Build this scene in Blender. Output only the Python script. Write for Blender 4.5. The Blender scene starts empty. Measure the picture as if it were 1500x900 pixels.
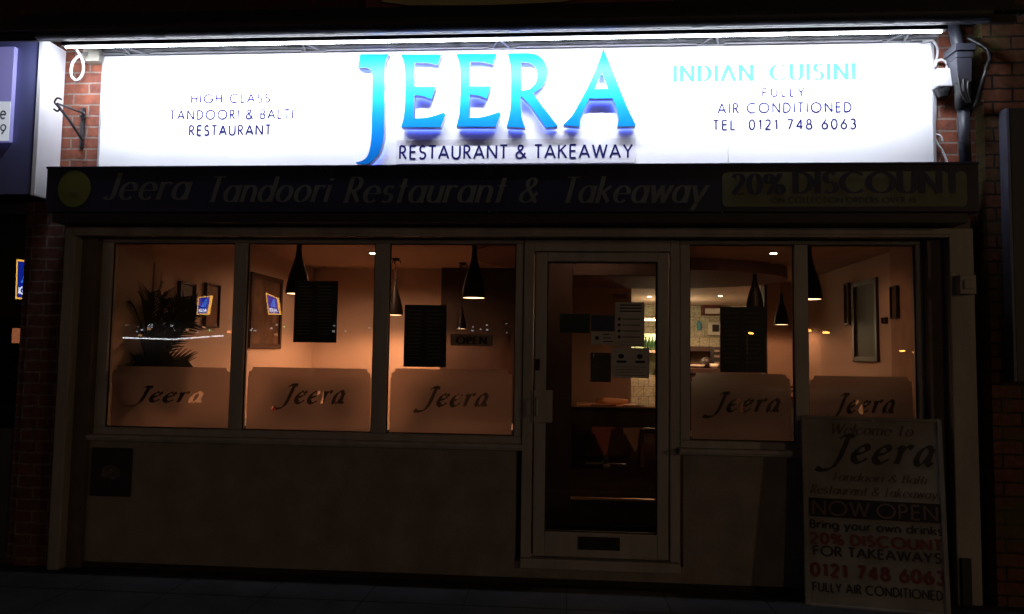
import bpy, math, random
from math import radians as R, sin, cos, pi
from mathutils import Matrix, Vector
random.seed(7)
S = bpy.context.scene
COL = S.collection

# ------------------------------------------------------------------ camera, sky, exposure
YAW, PITCH, ROLL, FPX = R(4.409), R(3.814), R(0.842), 1090.0
CAM = Vector((0.0, -4.9, 1.55))
MR = (Matrix.Rotation(YAW, 3, 'Z') @ Matrix.Rotation(PITCH, 3, 'X') @ Matrix.Rotation(pi / 2, 3, 'X') @ Matrix.Rotation(ROLL, 3, 'Z'))
cd = bpy.data.cameras.new('camera'); cam = bpy.data.objects.new('camera', cd); COL.objects.link(cam)
cam.matrix_world = Matrix.Translation(CAM) @ MR.to_4x4()
cd.sensor_width = 36.0; cd.lens = FPX / 1500 * 36; cd.clip_start = 0.05; cd.clip_end = 600
S.camera = cam
w = bpy.data.worlds.new('World'); S.world = w; w.use_nodes = True
sky = w.node_tree.nodes.new('ShaderNodeTexSky'); sky.sky_type = 'NISHITA'; sky.sun_disc = False
sky.sun_elevation = R(-4); sky.sun_rotation = R(200)
bg = w.node_tree.nodes['Background']; bg.inputs[1].default_value = 0.03
w.node_tree.links.new(sky.outputs[0], bg.inputs[0])
S.view_settings.view_transform = 'Standard'; S.view_settings.look = 'None'
S.view_settings.exposure = 0; S.view_settings.gamma = 1
S.cycles.max_bounces = 8; S.cycles.transparent_max_bounces = 16
S.cycles.sample_clamp_indirect = 4; S.cycles.caustics_reflective = False; S.cycles.caustics_refractive = False
S.cycles.use_denoising = True

def W(px, py, Y):
    """point of the vertical plane y=Y seen at photo pixel (1500x900)"""
    d = MR @ Vector(((px - 750) / FPX, -(py - 450) / FPX, -1.0))
    return CAM + d * ((Y - CAM.y) / d.y)
def RC(x0, y0, x1, y1, Y):
    """world x0,x1,z0,z1 of a pixel rectangle at depth Y"""
    ym, xm = (y0 + y1) / 2, (x0 + x1) / 2
    return W(x0, ym, Y).x, W(x1, ym, Y).x, W(xm, y1, Y).z, W(xm, y0, Y).z

# ------------------------------------------------------------------ materials
MATS = {}
def mat(name, col=(.5, .5, .5), rough=.6, metal=0, emit=None, es=1, noise=.12, nscale=6, bump=0, bscale=60, coat=0, spec=.5, streak=False):
    if name in MATS: return MATS[name]
    m = bpy.data.materials.new(name); m.use_nodes = True; nt = m.node_tree; b = nt.nodes['Principled BSDF']
    b.inputs['Roughness'].default_value = rough; b.inputs['Metallic'].default_value = metal
    b.inputs['Coat Weight'].default_value = coat; b.inputs['Specular IOR Level'].default_value = spec
    tc = nt.nodes.new('ShaderNodeTexCoord')
    mp = nt.nodes.new('ShaderNodeMapping'); nt.links.new(tc.outputs['Object'], mp.inputs[0])
    if streak: mp.inputs['Scale'].default_value = (1, 1, .22)
    n = nt.nodes.new('ShaderNodeTexNoise'); n.inputs['Scale'].default_value = nscale; n.inputs['Detail'].default_value = 6
    nt.links.new(mp.outputs[0], n.inputs[0])
    r = nt.nodes.new('ShaderNodeValToRGB'); nt.links.new(n.outputs[0], r.inputs[0])
    r.color_ramp.elements[0].position = .3; r.color_ramp.elements[1].position = .7
    r.color_ramp.elements[0].color = (*[c * (1 - noise) for c in col], 1)
    r.color_ramp.elements[1].color = (*[min(1, c * (1 + noise)) for c in col], 1)
    nt.links.new(r.outputs[0], b.inputs['Base Color'])
    if bump:
        n2 = nt.nodes.new('ShaderNodeTexNoise'); n2.inputs['Scale'].default_value = bscale; n2.inputs['Detail'].default_value = 8
        nt.links.new(tc.outputs['Object'], n2.inputs[0])
        bp = nt.nodes.new('ShaderNodeBump'); bp.inputs['Strength'].default_value = bump; bp.inputs['Distance'].default_value = .01
        nt.links.new(n2.outputs[0], bp.inputs['Height']); nt.links.new(bp.outputs[0], b.inputs['Normal'])
    if emit:
        b.inputs['Emission Color'].default_value = (*emit, 1); b.inputs['Emission Strength'].default_value = es
    MATS[name] = m; return m

def brick_mat(name, c1, c2, mortar, moss=0, axis='X', bw=.225, rh=.078):
    m = bpy.data.materials.new(name); m.use_nodes = True; nt = m.node_tree; b = nt.nodes['Principled BSDF']; L = nt.links.new
    tc = nt.nodes.new('ShaderNodeTexCoord'); sp = nt.nodes.new('ShaderNodeSeparateXYZ'); cb = nt.nodes.new('ShaderNodeCombineXYZ')
    L(tc.outputs['Object'], sp.inputs[0]); L(sp.outputs[axis], cb.inputs[0]); L(sp.outputs['Z'], cb.inputs[1])
    nz = nt.nodes.new('ShaderNodeTexNoise'); nz.inputs['Scale'].default_value = 14; L(tc.outputs['Object'], nz.inputs[0])
    va = nt.nodes.new('ShaderNodeMixRGB'); va.blend_type = 'ADD'; va.inputs[0].default_value = .012; L(cb.outputs[0], va.inputs[1]); L(nz.outputs['Color'], va.inputs[2])
    bt = nt.nodes.new('ShaderNodeTexBrick'); L(va.outputs[0], bt.inputs[0])
    bt.inputs['Scale'].default_value = 1; bt.inputs['Brick Width'].default_value = bw; bt.inputs['Row Height'].default_value = rh
    bt.inputs['Mortar Size'].default_value = .007; bt.inputs['Mortar Smooth'].default_value = .25; bt.inputs['Bias'].default_value = -.1
    bt.inputs['Color1'].default_value = (*c1, 1); bt.inputs['Color2'].default_value = (*c2, 1); bt.inputs['Mortar'].default_value = (*mortar, 1)
    n = nt.nodes.new('ShaderNodeTexNoise'); n.inputs['Scale'].default_value = 26; n.inputs['Detail'].default_value = 8; L(tc.outputs['Object'], n.inputs[0])
    mx = nt.nodes.new('ShaderNodeMixRGB'); mx.blend_type = 'MULTIPLY'; mx.inputs[0].default_value = .7
    rp = nt.nodes.new('ShaderNodeValToRGB'); rp.color_ramp.elements[0].color = (.45, .45, .45, 1); rp.color_ramp.elements[1].color = (1.3, 1.3, 1.3, 1)
    rp.color_ramp.elements[0].position = .3; rp.color_ramp.elements[1].position = .7
    L(n.outputs[0], rp.inputs[0]); L(bt.outputs[0], mx.inputs[1]); L(rp.outputs[0], mx.inputs[2]); out = mx.outputs[0]
    if moss:
        n2 = nt.nodes.new('ShaderNodeTexNoise'); n2.inputs['Scale'].default_value = 5; n2.inputs['Detail'].default_value = 7; L(tc.outputs['Object'], n2.inputs[0])
        r2 = nt.nodes.new('ShaderNodeValToRGB'); r2.color_ramp.elements[0].position = .62 - moss * .35; r2.color_ramp.elements[1].position = .78 - moss * .25
        L(n2.outputs[0], r2.inputs[0]); m2 = nt.nodes.new('ShaderNodeMixRGB'); L(r2.outputs[0], m2.inputs[0]); L(out, m2.inputs[1]); m2.inputs[2].default_value = (.075, .08, .02, 1)
        m3 = nt.nodes.new('ShaderNodeMixRGB'); m3.inputs[0].default_value = .75; L(out, m3.inputs[1]); L(m2.outputs[0], m3.inputs[2]); out = m3.outputs[0]
    L(out, b.inputs['Base Color']); b.inputs['Roughness'].default_value = .85
    bp = nt.nodes.new('ShaderNodeBump'); bp.inputs['Strength'].default_value = .8; bp.inputs['Distance'].default_value = .006; bp.invert = True
    L(bt.outputs['Fac'], bp.inputs['Height']); bp2 = nt.nodes.new('ShaderNodeBump'); bp2.inputs['Strength'].default_value = .4; bp2.inputs['Distance'].default_value = .004
    L(n.outputs[0], bp2.inputs['Height']); L(bp.outputs[0], bp2.inputs['Normal']); L(bp2.outputs[0], b.inputs['Normal'])
    return m

def glass_mat(name, tint=.93, smudge=.025):
    m = bpy.data.materials.new(name); m.use_nodes = True; nt = m.node_tree; L = nt.links.new
    nt.nodes.remove(nt.nodes['Principled BSDF']); o = nt.nodes['Material Output']
    t = nt.nodes.new('ShaderNodeBsdfTransparent'); t.inputs[0].default_value = (tint, tint, tint * .99, 1)
    g = nt.nodes.new('ShaderNodeBsdfGlossy'); g.inputs['Roughness'].default_value = .0
    fr = nt.nodes.new('ShaderNodeFresnel'); ge = nt.nodes.new('ShaderNodeNewGeometry'); io = nt.nodes.new('ShaderNodeMapRange')
    io.inputs[3].default_value = 1.5; io.inputs[4].default_value = 1 / 1.5; L(ge.outputs['Backfacing'], io.inputs[0]); L(io.outputs[0], fr.inputs[0])
    mx = nt.nodes.new('ShaderNodeMixShader'); L(fr.outputs[0], mx.inputs[0]); L(t.outputs[0], mx.inputs[1]); L(g.outputs[0], mx.inputs[2])
    d = nt.nodes.new('ShaderNodeBsdfDiffuse'); d.inputs[0].default_value = (.5, .48, .45, 1)
    tc = nt.nodes.new('ShaderNodeTexCoord'); n = nt.nodes.new('ShaderNodeTexNoise'); n.inputs['Scale'].default_value = 3.5; n.inputs['Detail'].default_value = 9
    L(tc.outputs['Object'], n.inputs[0]); r = nt.nodes.new('ShaderNodeMapRange'); r.inputs[1].default_value = .45; r.inputs[2].default_value = .8; r.inputs[3].default_value = 0; r.inputs[4].default_value = smudge
    L(n.outputs[0], r.inputs[0]); m2 = nt.nodes.new('ShaderNodeMixShader'); L(r.outputs[0], m2.inputs[0]); L(mx.outputs[0], m2.inputs[1]); L(d.outputs[0], m2.inputs[2])
    L(m2.outputs[0], o.inputs[0]); return m

def film_mat():
    m = bpy.data.materials.new('frosted_film'); m.use_nodes = True; nt = m.node_tree; L = nt.links.new
    nt.nodes.remove(nt.nodes['Principled BSDF']); o = nt.nodes['Material Output']
    t = nt.nodes.new('ShaderNodeBsdfTranslucent'); t.inputs[0].default_value = (.27, .215, .20, 1)
    rf = nt.nodes.new('ShaderNodeBsdfRefraction'); rf.inputs['IOR'].default_value = 1.12; rf.inputs['Roughness'].default_value = .75; rf.inputs[0].default_value = (.50, .44, .43, 1)
    d = nt.nodes.new('ShaderNodeBsdfDiffuse'); d.inputs[0].default_value = (.5, .47, .45, 1)
    a = nt.nodes.new('ShaderNodeMixShader'); a.inputs[0].default_value = .5; L(t.outputs[0], a.inputs[1]); L(rf.outputs[0], a.inputs[2])
    b = nt.nodes.new('ShaderNodeMixShader'); b.inputs[0].default_value = .25; L(a.outputs[0], b.inputs[1]); L(d.outputs[0], b.inputs[2])
    L(b.outputs[0], o.inputs[0]); return m

M_BRICK_L = brick_mat('red_brick', (.24, .07, .035), (.16, .048, .03), (.24, .18, .15))
M_BRICK_P = brick_mat('old_brown_brick', (.20, .07, .035), (.13, .055, .03), (.02, .015, .012), moss=.42, bw=.24, rh=.084)
M_BRICK_S = brick_mat('mossy_brick', (.17, .08, .03), (.12, .06, .03), (.05, .04, .03), moss=1.0, axis='Y', bw=.24, rh=.084)
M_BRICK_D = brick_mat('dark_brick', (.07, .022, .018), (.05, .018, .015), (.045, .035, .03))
M_BRICK_N = brick_mat('neighbour_brick', (.16, .06, .045), (.11, .045, .035), (.2, .16, .14))
M_GLASS = glass_mat('window_glass'); M_FILM = film_mat()
M_FRAME = mat('painted_frame', (.42, .405, .38), .45, noise=.15, nscale=9, bump=.15, streak=True)
M_GASKET = mat('black_gasket', (.012, .012, .012), .6)
M_STEEL = mat('shutter_steel', (.36, .34, .31), .5, noise=.22, nscale=7, bump=.2, streak=True)
M_REVEAL = mat('brown_reveal', (.13, .1, .085), .6, noise=.25, bump=.2)
M_RENDER = mat('cream_render', (.29, .26, .225), .9, noise=.2, nscale=5, bump=.5, bscale=45)
M_PAVE = mat('pavement_slabs', (.042, .042, .047), .85, noise=.3, nscale=5, bump=.4)
M_NAVY = mat('navy_fascia', (.009, .010, .045), .42, noise=.25, nscale=3)
M_DGOLD = mat('dull_gold_letter', (.13, .135, .12), .6, noise=.2)
M_SIGN = mat('white_sign_panel', (.88, .89, .92), .5, noise=.03, nscale=2.5, spec=.2, streak=True)
M_ALU = mat('aluminium_trim', (.5, .5, .54), .4, metal=.6)
M_BLACK = mat('black_paint', (.012, .012, .013), .45)
M_IRON = mat('wrought_iron', (.03, .03, .035), .5, noise=.3, bump=.3)
M_PVC = mat('grey_pvc', (.03, .032, .045), .45, noise=.2)
M_WCABLE = mat('white_plastic', (.5, .5, .52), .45)
M_CREAMW = mat('warm_wall_paint', (.6, .47, .385), .8, noise=.05, nscale=1.5)
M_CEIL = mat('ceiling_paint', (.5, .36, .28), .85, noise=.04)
M_DWOOD = mat('dark_wood', (.034, .015, .011), .6, noise=.35, nscale=5, streak=True, bump=.15)
M_CARPET = mat('carpet', (.007, .004, .004), .95, spec=0, noise=.3)
M_LETTER = mat('blue_letter_face', (.004, .225, .80), .4, noise=.03, spec=.13)
M_LSIDE = mat('letter_return', (.62, .6, .64), .35)
M_HALO = mat('blue_halo_light', (.1, .2, .8), .5, emit=(.12, .2, 1.0), es=5)
M_TEXTN = mat('navy_vinyl', (.012, .011, .10), .7, spec=.08)
M_TEXTT = mat('turquoise_vinyl', (.05, .35, .31), .7, spec=.05)

# ------------------------------------------------------------------ mesh builder
class MB:
    def __init__(s): s.v = []; s.f = []; s.m = []; s.cuts = []
    def cut(s):
        if s.f and (not s.cuts or s.cuts[-1] != len(s.f)): s.cuts.append(len(s.f))
        return s
    def face(s, pts, mi=0):
        k = len(s.v); s.v += [tuple(p) for p in pts]; s.f.append(tuple(range(k, k + len(pts)))); s.m.append(mi); return s
    def box(s, x0, x1, y0, y1, z0, z1, mi=0):
        k = len(s.v); s.v += [(x, y, z) for x in (x0, x1) for y in (y0, y1) for z in (z0, z1)]
        for q in ((0, 1, 3, 2), (4, 6, 7, 5), (0, 4, 5, 1), (2, 3, 7, 6), (0, 2, 6, 4), (1, 5, 7, 3)):
            s.f.append(tuple(k + i for i in q)); s.m.append(mi)
        return s
    def tube(s, pts, r, n=10, cap=True, mi=0):
        pts = [Vector(p) for p in pts]; k0 = len(s.v); rr = r if isinstance(r, (list, tuple)) else [r] * len(pts)
        prev = None
        for i, p in enumerate(pts):
            t = (pts[min(i + 1, len(pts) - 1)] - pts[max(i - 1, 0)]).normalized()
            u = t.cross(Vector((0, 0, 1))) if abs(t.z) < .95 else t.cross(Vector((0, 1, 0)))
            u.normalize()
            if prev is not None and u.dot(prev) < 0: u = -u
            prev = u; vv = t.cross(u)
            for j in range(n):
                a = 2 * pi * j / n; s.v.append(tuple(p + (u * cos(a) + vv * sin(a)) * rr[i]))
        for i in range(len(pts) - 1):
            for j in range(n):
                a = k0 + i * n + j; b = k0 + i * n + (j + 1) % n; s.f.append((a, b, b + n, a + n)); s.m.append(mi)
        if cap:
            s.f.append(tuple(k0 + j for j in range(n))[::-1]); s.m.append(mi)
            e = k0 + (len(pts) - 1) * n; s.f.append(tuple(e + j for j in range(n))); s.m.append(mi)
        return s
    def lathe(s, prof, c=(0, 0, 0), n=24, cap=True, mi=0):
        k0 = len(s.v)
        for r, z in prof:
            for j in range(n):
                a = 2 * pi * j / n; s.v.append((c[0] + r * cos(a), c[1] + r * sin(a), c[2] + z))
        for i in range(len(prof) - 1):
            for j in range(n):
                a = k0 + i * n + j; b = k0 + i * n + (j + 1) % n; s.f.append((a, b, b + n, a + n)); s.m.append(mi)
        if cap:
            s.f.append(tuple(k0 + j for j in range(n))[::-1]); s.m.append(mi)
            e = k0 + (len(prof) - 1) * n; s.f.append(tuple(e + j for j in range(n))); s.m.append(mi)
        return s
    def prism(s, poly, y0, y1, mi=0):
        """polygon in (x,z) extruded from y0 (front) to y1"""
        n = len(poly); k = len(s.v); s.v += [(x, y0, z) for x, z in poly] + [(x, y1, z) for x, z in poly]
        s.f.append(tuple(range(k, k + n))); s.m.append(mi); s.f.append(tuple(range(k + n, k + 2 * n))[::-1]); s.m.append(mi)
        for i in range(n):
            j = (i + 1) % n; s.f.append((k + i, k + j, k + n + j, k + n + i)); s.m.append(mi)
        return s
    def build(s, name, mats, parent=None, bevel=0, smooth=False, loc=None, rot=None):
        if s.cuts:          # separate pieces become objects of their own
            o = None; b = [0] + s.cuts + [len(s.f)]
            for i in range(len(b) - 1):
                if b[i] == b[i + 1]: continue
                sub = MB(); used = {}
                for f, m in zip(s.f[b[i]:b[i + 1]], s.m[b[i]:b[i + 1]]):
                    for q in f:
                        if q not in used: used[q] = len(sub.v); sub.v.append(s.v[q])
                    sub.f.append(tuple(used[q] for q in f)); sub.m.append(m)
                o = sub.build(name, mats, parent, bevel, smooth, loc, rot)
            return o
        me = bpy.data.meshes.new(name); me.from_pydata(s.v, [], s.f)
        for m in (mats if isinstance(mats, (list, tuple)) else [mats]): me.materials.append(m)
        me.polygons.foreach_set('material_index', s.m)
        if smooth: me.polygons.foreach_set('use_smooth', [True] * len(s.f))
        me.update()
        o = bpy.data.objects.new(name, me); COL.objects.link(o)
        if loc: o.location = loc
        if rot: o.rotation_euler = rot
        if parent: o.parent = parent
        if bevel:
            b = o.modifiers.new('bevel', 'BEVEL'); b.width = bevel; b.segments = 2; b.limit_method = 'ANGLE'
        return o
def tag(o, label=None, cat=None, group=None, kind=None):
    for k, v in (('label', label), ('category', cat), ('group', group), ('kind', kind)):
        if v: o[k] = v
    return o
def thing(name, label, cat, loc=(0, 0, 0), rz=0, group=None, rot=None):
    o = bpy.data.objects.new(name, None); COL.objects.link(o); o.location = loc; o.rotation_euler = rot or (0, 0, rz); o.empty_display_size = .1
    return tag(o, label, cat, group)
def copy_tree(o, parent=None):
    c = o.copy(); COL.objects.link(c); c.parent = parent
    for ch in list(o.children): copy_tree(ch, c)
    return c

# ------------------------------------------------------------------ stroke lettering
def arc(cx, cy, rx, ry, a0, a1, n=None):
    n = n or max(4, int(abs(a1 - a0) / 15))
    return [(cx + rx * cos(R(a0 + (a1 - a0) * i / n)), cy + ry * sin(R(a0 + (a1 - a0) * i / n))) for i in range(n + 1)]
def cm(pts, k=5):
    out = []; P = [pts[0]] + list(pts) + [pts[-1]]
    for i in range(1, len(P) - 2):
        for j in range(k):
            t = j / k; a, b, c, d = P[i - 1], P[i], P[i + 1], P[i + 2]
            out.append(tuple(.5 * (2 * b[q] + (c[q] - a[q]) * t + (2 * a[q] - 5 * b[q] + 4 * c[q] - d[q]) * t * t + (3 * b[q] - a[q] - 3 * c[q] + d[q]) * t ** 3) for q in (0, 1)))
    return out + [pts[-1]]
ST = [(.04, 0), (.04, 1)]
G = {
 'A': (.74, [[(0, 0), (.37, 1)], [(.37, 1), (.74, 0)], [(.13, .32), (.61, .32)]]),
 'B': (.5, [ST, [(.04, 1), (.22, 1)] + arc(.22, .76, .2, .24, 90, -90) + [(.04, .52)], [(.22, .52)] + arc(.24, .26, .24, .26, 90, -90) + [(.04, 0)]]),
 'C': (.84, [arc(.5, .5, .48, .5, 48, 312)]),
 'D': (.68, [ST, [(.04, 1), (.18, 1)] + arc(.18, .5, .48, .5, 90, -90) + [(.04, 0)]]),
 'E': (.48, [ST, [(.04, 1), (.46, 1)], [(.04, .53), (.44, .53)], [(.04, 0), (.46, 0)]]),
 'F': (.46, [ST, [(.04, 1), (.46, 1)], [(.04, .53), (.42, .53)]]),
 'G': (.96, [arc(.5, .5, .48, .5, 45, 352), [(.56, .46), (.97, .46)]]),
 'H': (.66, [ST, [(.62, 0), (.62, 1)], [(.04, .53), (.62, .53)]]),
 'I': (.08, [ST]),
 'J': (.38, [[(.32, 1), (.32, .2)] + arc(.16, .2, .16, .2, 0, -150)]),
 'K': (.6, [ST, [(.56, 1), (.06, .48)], [(.2, .62), (.6, 0)]]),
 'L': (.42, [ST, [(.04, 0), (.42, 0)]]),
 'M': (.86, [[(.04, 0), (.14, 1)], [(.14, 1), (.43, .2)], [(.43, .2), (.72, 1)], [(.72, 1), (.82, 0)]]),
 'N': (.74, [ST, [(.04, 1), (.7, 0)], [(.7, 0), (.7, 1)]]),
 'O': (1.0, [arc(.5, .5, .48, .5, 0, 360)]),
 'P': (.48, [ST, [(.04, 1), (.2, 1)] + arc(.2, .74, .24, .26, 90, -90) + [(.04, .48)]]),
 'R': (.54, [ST, [(.04, 1), (.2, 1)] + arc(.2, .74, .24, .26, 90, -90) + [(.04, .48)], [(.2, .48), (.52, 0)]]),
 'S': (.5, [arc(.26, .75, .2, .25, 35, 268) + arc(.25, .255, .23, .255, 88, -145)]),
 'T': (.52, [[(.26, 0), (.26, 1)], [(0, 1), (.52, 1)]]),
 'U': (.66, [[(.04, 1), (.04, .3)] + arc(.33, .3, .29, .3, 180, 360) + [(.62, 1)]]),
 'V': (.68, [[(0, 1), (.34, 0)], [(.34, 0), (.68, 1)]]),
 'W': (1.04, [[(0, 1), (.27, 0)], [(.27, 0), (.52, 1)], [(.52, 1), (.77, 0)], [(.77, 0), (1.04, 1)]]),
 'X': (.6, [[(0, 0), (.6, 1)], [(0, 1), (.6, 0)]]),
 'Y': (.64, [[(0, 1), (.32, .47)], [(.64, 1), (.32, .47)], [(.32, .47), (.32, 0)]]),
 '&': (.76, [cm([(.76, 0), (.45, .36), (.2, .7), (.21, .9), (.36, 1)]), cm([(.36, 1), (.51, .9), (.48, .72), (.28, .54)]), cm([(.28, .54), (.07, .36), (.06, .12), (.26, 0)]), cm([(.26, 0), (.5, .08), (.7, .42)])]),
 '0': (.58, [arc(.29, .5, .26, .5, 0, 360)]),
 '1': (.3, [[(.06, .8), (.22, 1)], [(.22, 1), (.22, 0)]]),
 '2': (.56, [arc(.27, .74, .22, .26, 165, -35) + [(.03, 0)], [(.03, 0), (.54, 0)]]),
 '3': (.54, [arc(.25, .76, .2, .24, 150, -85) + arc(.25, .265, .25, .265, 85, -150)]),
 '4': (.6, [[(.44, 0), (.44, 1)], [(.44, 1), (.02, .26)], [(.02, .26), (.6, .26)]]),
 '6': (.56, [[(.42, 1), (.08, .45)], arc(.29, .3, .25, .3, 0, 360)]),
 '7': (.54, [[(.02, 1), (.52, 1)], [(.52, 1), (.16, 0)]]),
 '8': (.54, [arc(.27, .76, .19, .24, 0, 360), arc(.27, .265, .25, .265, 0, 360)]),
 '9': (.56, [arc(.29, .7, .25, .3, 0, 360), [(.5, .55), (.16, 0)]]),
 '5': (.54, [[(.48, 1), (.14, 1)], [(.14, 1), (.08, .55)] + arc(.25, .32, .26, .32, 110, -145)]),
 '%': (.86, [arc(.18, .77, .16, .22, 0, 360), arc(.68, .23, .16, .22, 0, 360), [(.7, 1), (.16, 0)]]),
 ':': (.08, [[(.04, .02), (.04, .1)], [(.04, .55), (.04, .63)]]), '.': (.08, [[(.04, 0), (.04, .08)]]), '-': (.3, [[(0, .45), (.3, .45)]]),
 'a': (.58, [arc(.28, .32, .25, .32, 0, 360), [(.54, 0), (.54, .64)]]),
 'b': (.58, [ST, arc(.3, .32, .25, .32, 0, 360)]),
 'c': (.52, [arc(.3, .32, .26, .32, 50, 310)]),
 'd': (.58, [arc(.28, .32, .25, .32, 0, 360), [(.54, 0), (.54, 1)]]),
 'e': (.58, [[(.04, .34), (.55, .34)] + arc(.3, .32, .26, .32, 5, 315)]),
 'g': (.58, [arc(.28, .32, .25, .32, 0, 360), [(.54, .64), (.54, -.1)] + arc(.3, -.1, .24, .2, 0, -150)]),
 'i': (.08, [[(.04, 0), (.04, .64)], [(.04, .84), (.04, .94)]]),
 'k': (.5, [ST, [(.44, .64), (.06, .3)], [(.18, .4), (.48, 0)]]),
 'l': (.08, [ST]),
 'm': (.84, [[(.04, 0), (.04, .64)], arc(.23, .42, .19, .22, 180, 0) + [(.42, 0)], arc(.61, .42, .19, .22, 180, 0) + [(.8, 0)]]),
 'n': (.52, [[(.04, 0), (.04, .64)], arc(.26, .4, .22, .24, 180, 0) + [(.48, 0)]]),
 'o': (.58, [arc(.29, .32, .26, .32, 0, 360)]),
 'r': (.36, [[(.04, 0), (.04, .64)], arc(.24, .4, .2, .24, 180, 50)]),
 's': (.38, [arc(.2, .48, .15, .16, 35, 268) + arc(.19, .165, .17, .165, 88, -145)]),
 't': (.36, [[(.18, .95), (.18, 0)], [(0, .64), (.36, .64)]]),
 'u': (.52, [[(.04, .64), (.04, .24)] + arc(.26, .24, .22, .24, 180, 360), [(.48, .64), (.48, 0)]]),
 'w': (.74, [[(0, .64), (.19, 0)], [(.19, 0), (.37, .64)], [(.37, .64), (.55, 0)], [(.55, 0), (.74, .64)]]),
 'y': (.52, [[(0, .64), (.26, .02)], [(.52, .64), (.14, -.32)]]),
}
# chancery italic used for the restaurant's own name
GI = {
 'J': (.5, [cm([(.16, .86), (.34, .98), (.62, .96)]), cm([(.44, .97), (.36, .5), (.26, .05), (.1, -.24), (-.2, -.34), (-.38, -.26)])]),
 'e': (.5, [cm([(.08, .3), (.3, .36), (.44, .5), (.38, .63), (.22, .58), (.08, .36), (.07, .14), (.2, .0), (.36, .06), (.46, .16)])]),
 'r': (.44, [cm([(.04, .54), (.15, .64), (.13, .3), (.08, 0)]), cm([(.13, .34), (.24, .56), (.36, .65), (.48, .6)])]),
 'a': (.56, [cm([(.46, .6), (.3, .66), (.12, .46), (.06, .16), (.14, .0), (.3, .1), (.44, .4), (.48, .62)]), cm([(.48, .62), (.42, .2), (.46, .0), (.58, .1)])]),
}
def strokes(text, style='sans', gap=.2, space=.4):
    out = []; x = 0
    for ch in text:
        if ch == ' ': x += space; out.append('W'); continue
        tab = GI if style == 'chancery' and ch in GI else G
        wd, ss = tab[ch]
        for s in ss:
            s = [(x + p[0], p[1]) for p in s]; out.append(s)
            if style in ('serif', 'serifital', 'bookital') and ch != '&':
                for e, q in ((s[0], s[1]), (s[-1], s[-2])):
                    if abs(e[0] - q[0]) < .55 * abs(e[1] - q[1]) and min(abs(e[1]), abs(e[1] - 1), abs(e[1] - .64)) < .01:
                        out.append([(e[0] - .1, e[1]), (e[0] + .1, e[1])])
        x += wd + gap
    return out, x - gap
def text_polys(text, style='sans', wt=.12, gap=.2, space=.4):
    """list of quads in em units"""
    ss, tw = strokes(text, style, gap, space); quads = []
    sh = {'sans': 0, 'serif': 0, 'serifital': .28, 'bookital': .28, 'chancery': .2}[style]
    for s in ss:
        if s == 'W': quads.append('W'); continue
        if len(s) < 2: continue
        closed = len(s) > 4 and abs(s[0][0] - s[-1][0]) + abs(s[0][1] - s[-1][1]) < 1e-5
        L = []; n = len(s)
        for i, p in enumerate(s):
            a = s[(i - 1) % (n - 1)] if closed else s[max(i - 1, 0)]; b = s[(i + 1) % (n - 1)] if closed else s[min(i + 1, n - 1)]
            dx, dy = b[0] - a[0], b[1] - a[1]; l = math.hypot(dx, dy) or 1; dx /= l; dy /= l
            if style == 'sans': h = wt / 2
            elif style == 'chancery': h = wt * (.16 + .5 * abs(sin(math.atan2(dy, dx) - R(38))))
            else: h = wt * (.16 + .5 * abs(dy) ** 1.3)
            L.append(((p[0] - dy * h, p[1] + dx * h), (p[0] + dy * h, p[1] - dx * h)))
        for i in range(n - 1):
            q = [L[i][0], L[i][1], L[i + 1][1], L[i + 1][0]]
            quads.append([(x + y * sh, y) for x, y in q])
        quads.append(None)
    return quads, tw + sh * .6
def text_mb(mb, text, fn, x0, x1, y0, cap, style='sans', wt=.12, gap=.2, space=.4, mi=0):
    """fn(u, v, k) -> world point; text spans x0..x1, baseline y0, cap height cap"""
    q, tw = text_polys(text, style, wt, gap, space); sx = (x1 - x0) / tw; k = 0
    for f in q:
        if f == 'W': mb.cut(); continue
        if f is None: k += 1; continue
        mb.face([fn(x0 + u * sx, y0 + v * cap, k % 7) for u, v in f], mi)
    return mb
def text_px(mb, text, p0, p1, caph, Y, **k):
    """text whose baseline starts at pixel p0 and ends at p1, caph pixels high, on plane y=Y"""
    a = W(*p0, Y); b = W(*p1, Y); t = W(p0[0], p0[1] - caph, Y); t2 = W(p1[0], p1[1] - caph, Y)
    return text_mb(mb, text, lambda u, v, j: (u, Y - .0002 * j, v), a.x, b.x, (a.z + b.z) / 2, ((t.z - a.z) + (t2.z - b.z)) / 2, **k)

# ================================================================== GROUND
GZ = 0.10
tag(MB().box(-40, 40, -3.2, .4, GZ - .5, GZ).build('pavement', M_PAVE), kind='structure')
M_ROAD = mat('asphalt', (.04, .04, .042), .85, noise=.3, nscale=20, bump=.5)
tag(MB().box(-300, 300, -300, -3.35, GZ - .7, GZ - .13).build('road', M_ROAD), kind='structure')
tag(MB().box(-40, 40, -3.35, -3.2, GZ - .5, GZ + .004).build('kerb', mat('kerb_stone', (.22, .21, .2), .8), bevel=.01), kind='structure')
gb = MB()
for i in range(-16, 17):
    gb.box(i * .6 - .004, i * .6 + .004, -3.19, -.04, GZ - .01, GZ + .0012)
for j in range(1, 7): gb.box(-10, 10, -.04 - j * .45 - .004, -.04 - j * .45 + .004, GZ - .01, GZ + .0016)
tag(gb.build('pavement_joints', mat('joint_dirt', (.02, .02, .02), .95)), kind='structure')

# ================================================================== RESTAURANT BUILDING
B = thing('restaurant_building', 'single fronted brick restaurant with five frosted window panes and glass door', 'building', (0, 0, 0))
XL, XR = -3.42, 2.50
ZS, ZT = 1.0, 2.30                     # sill and glass top
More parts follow.
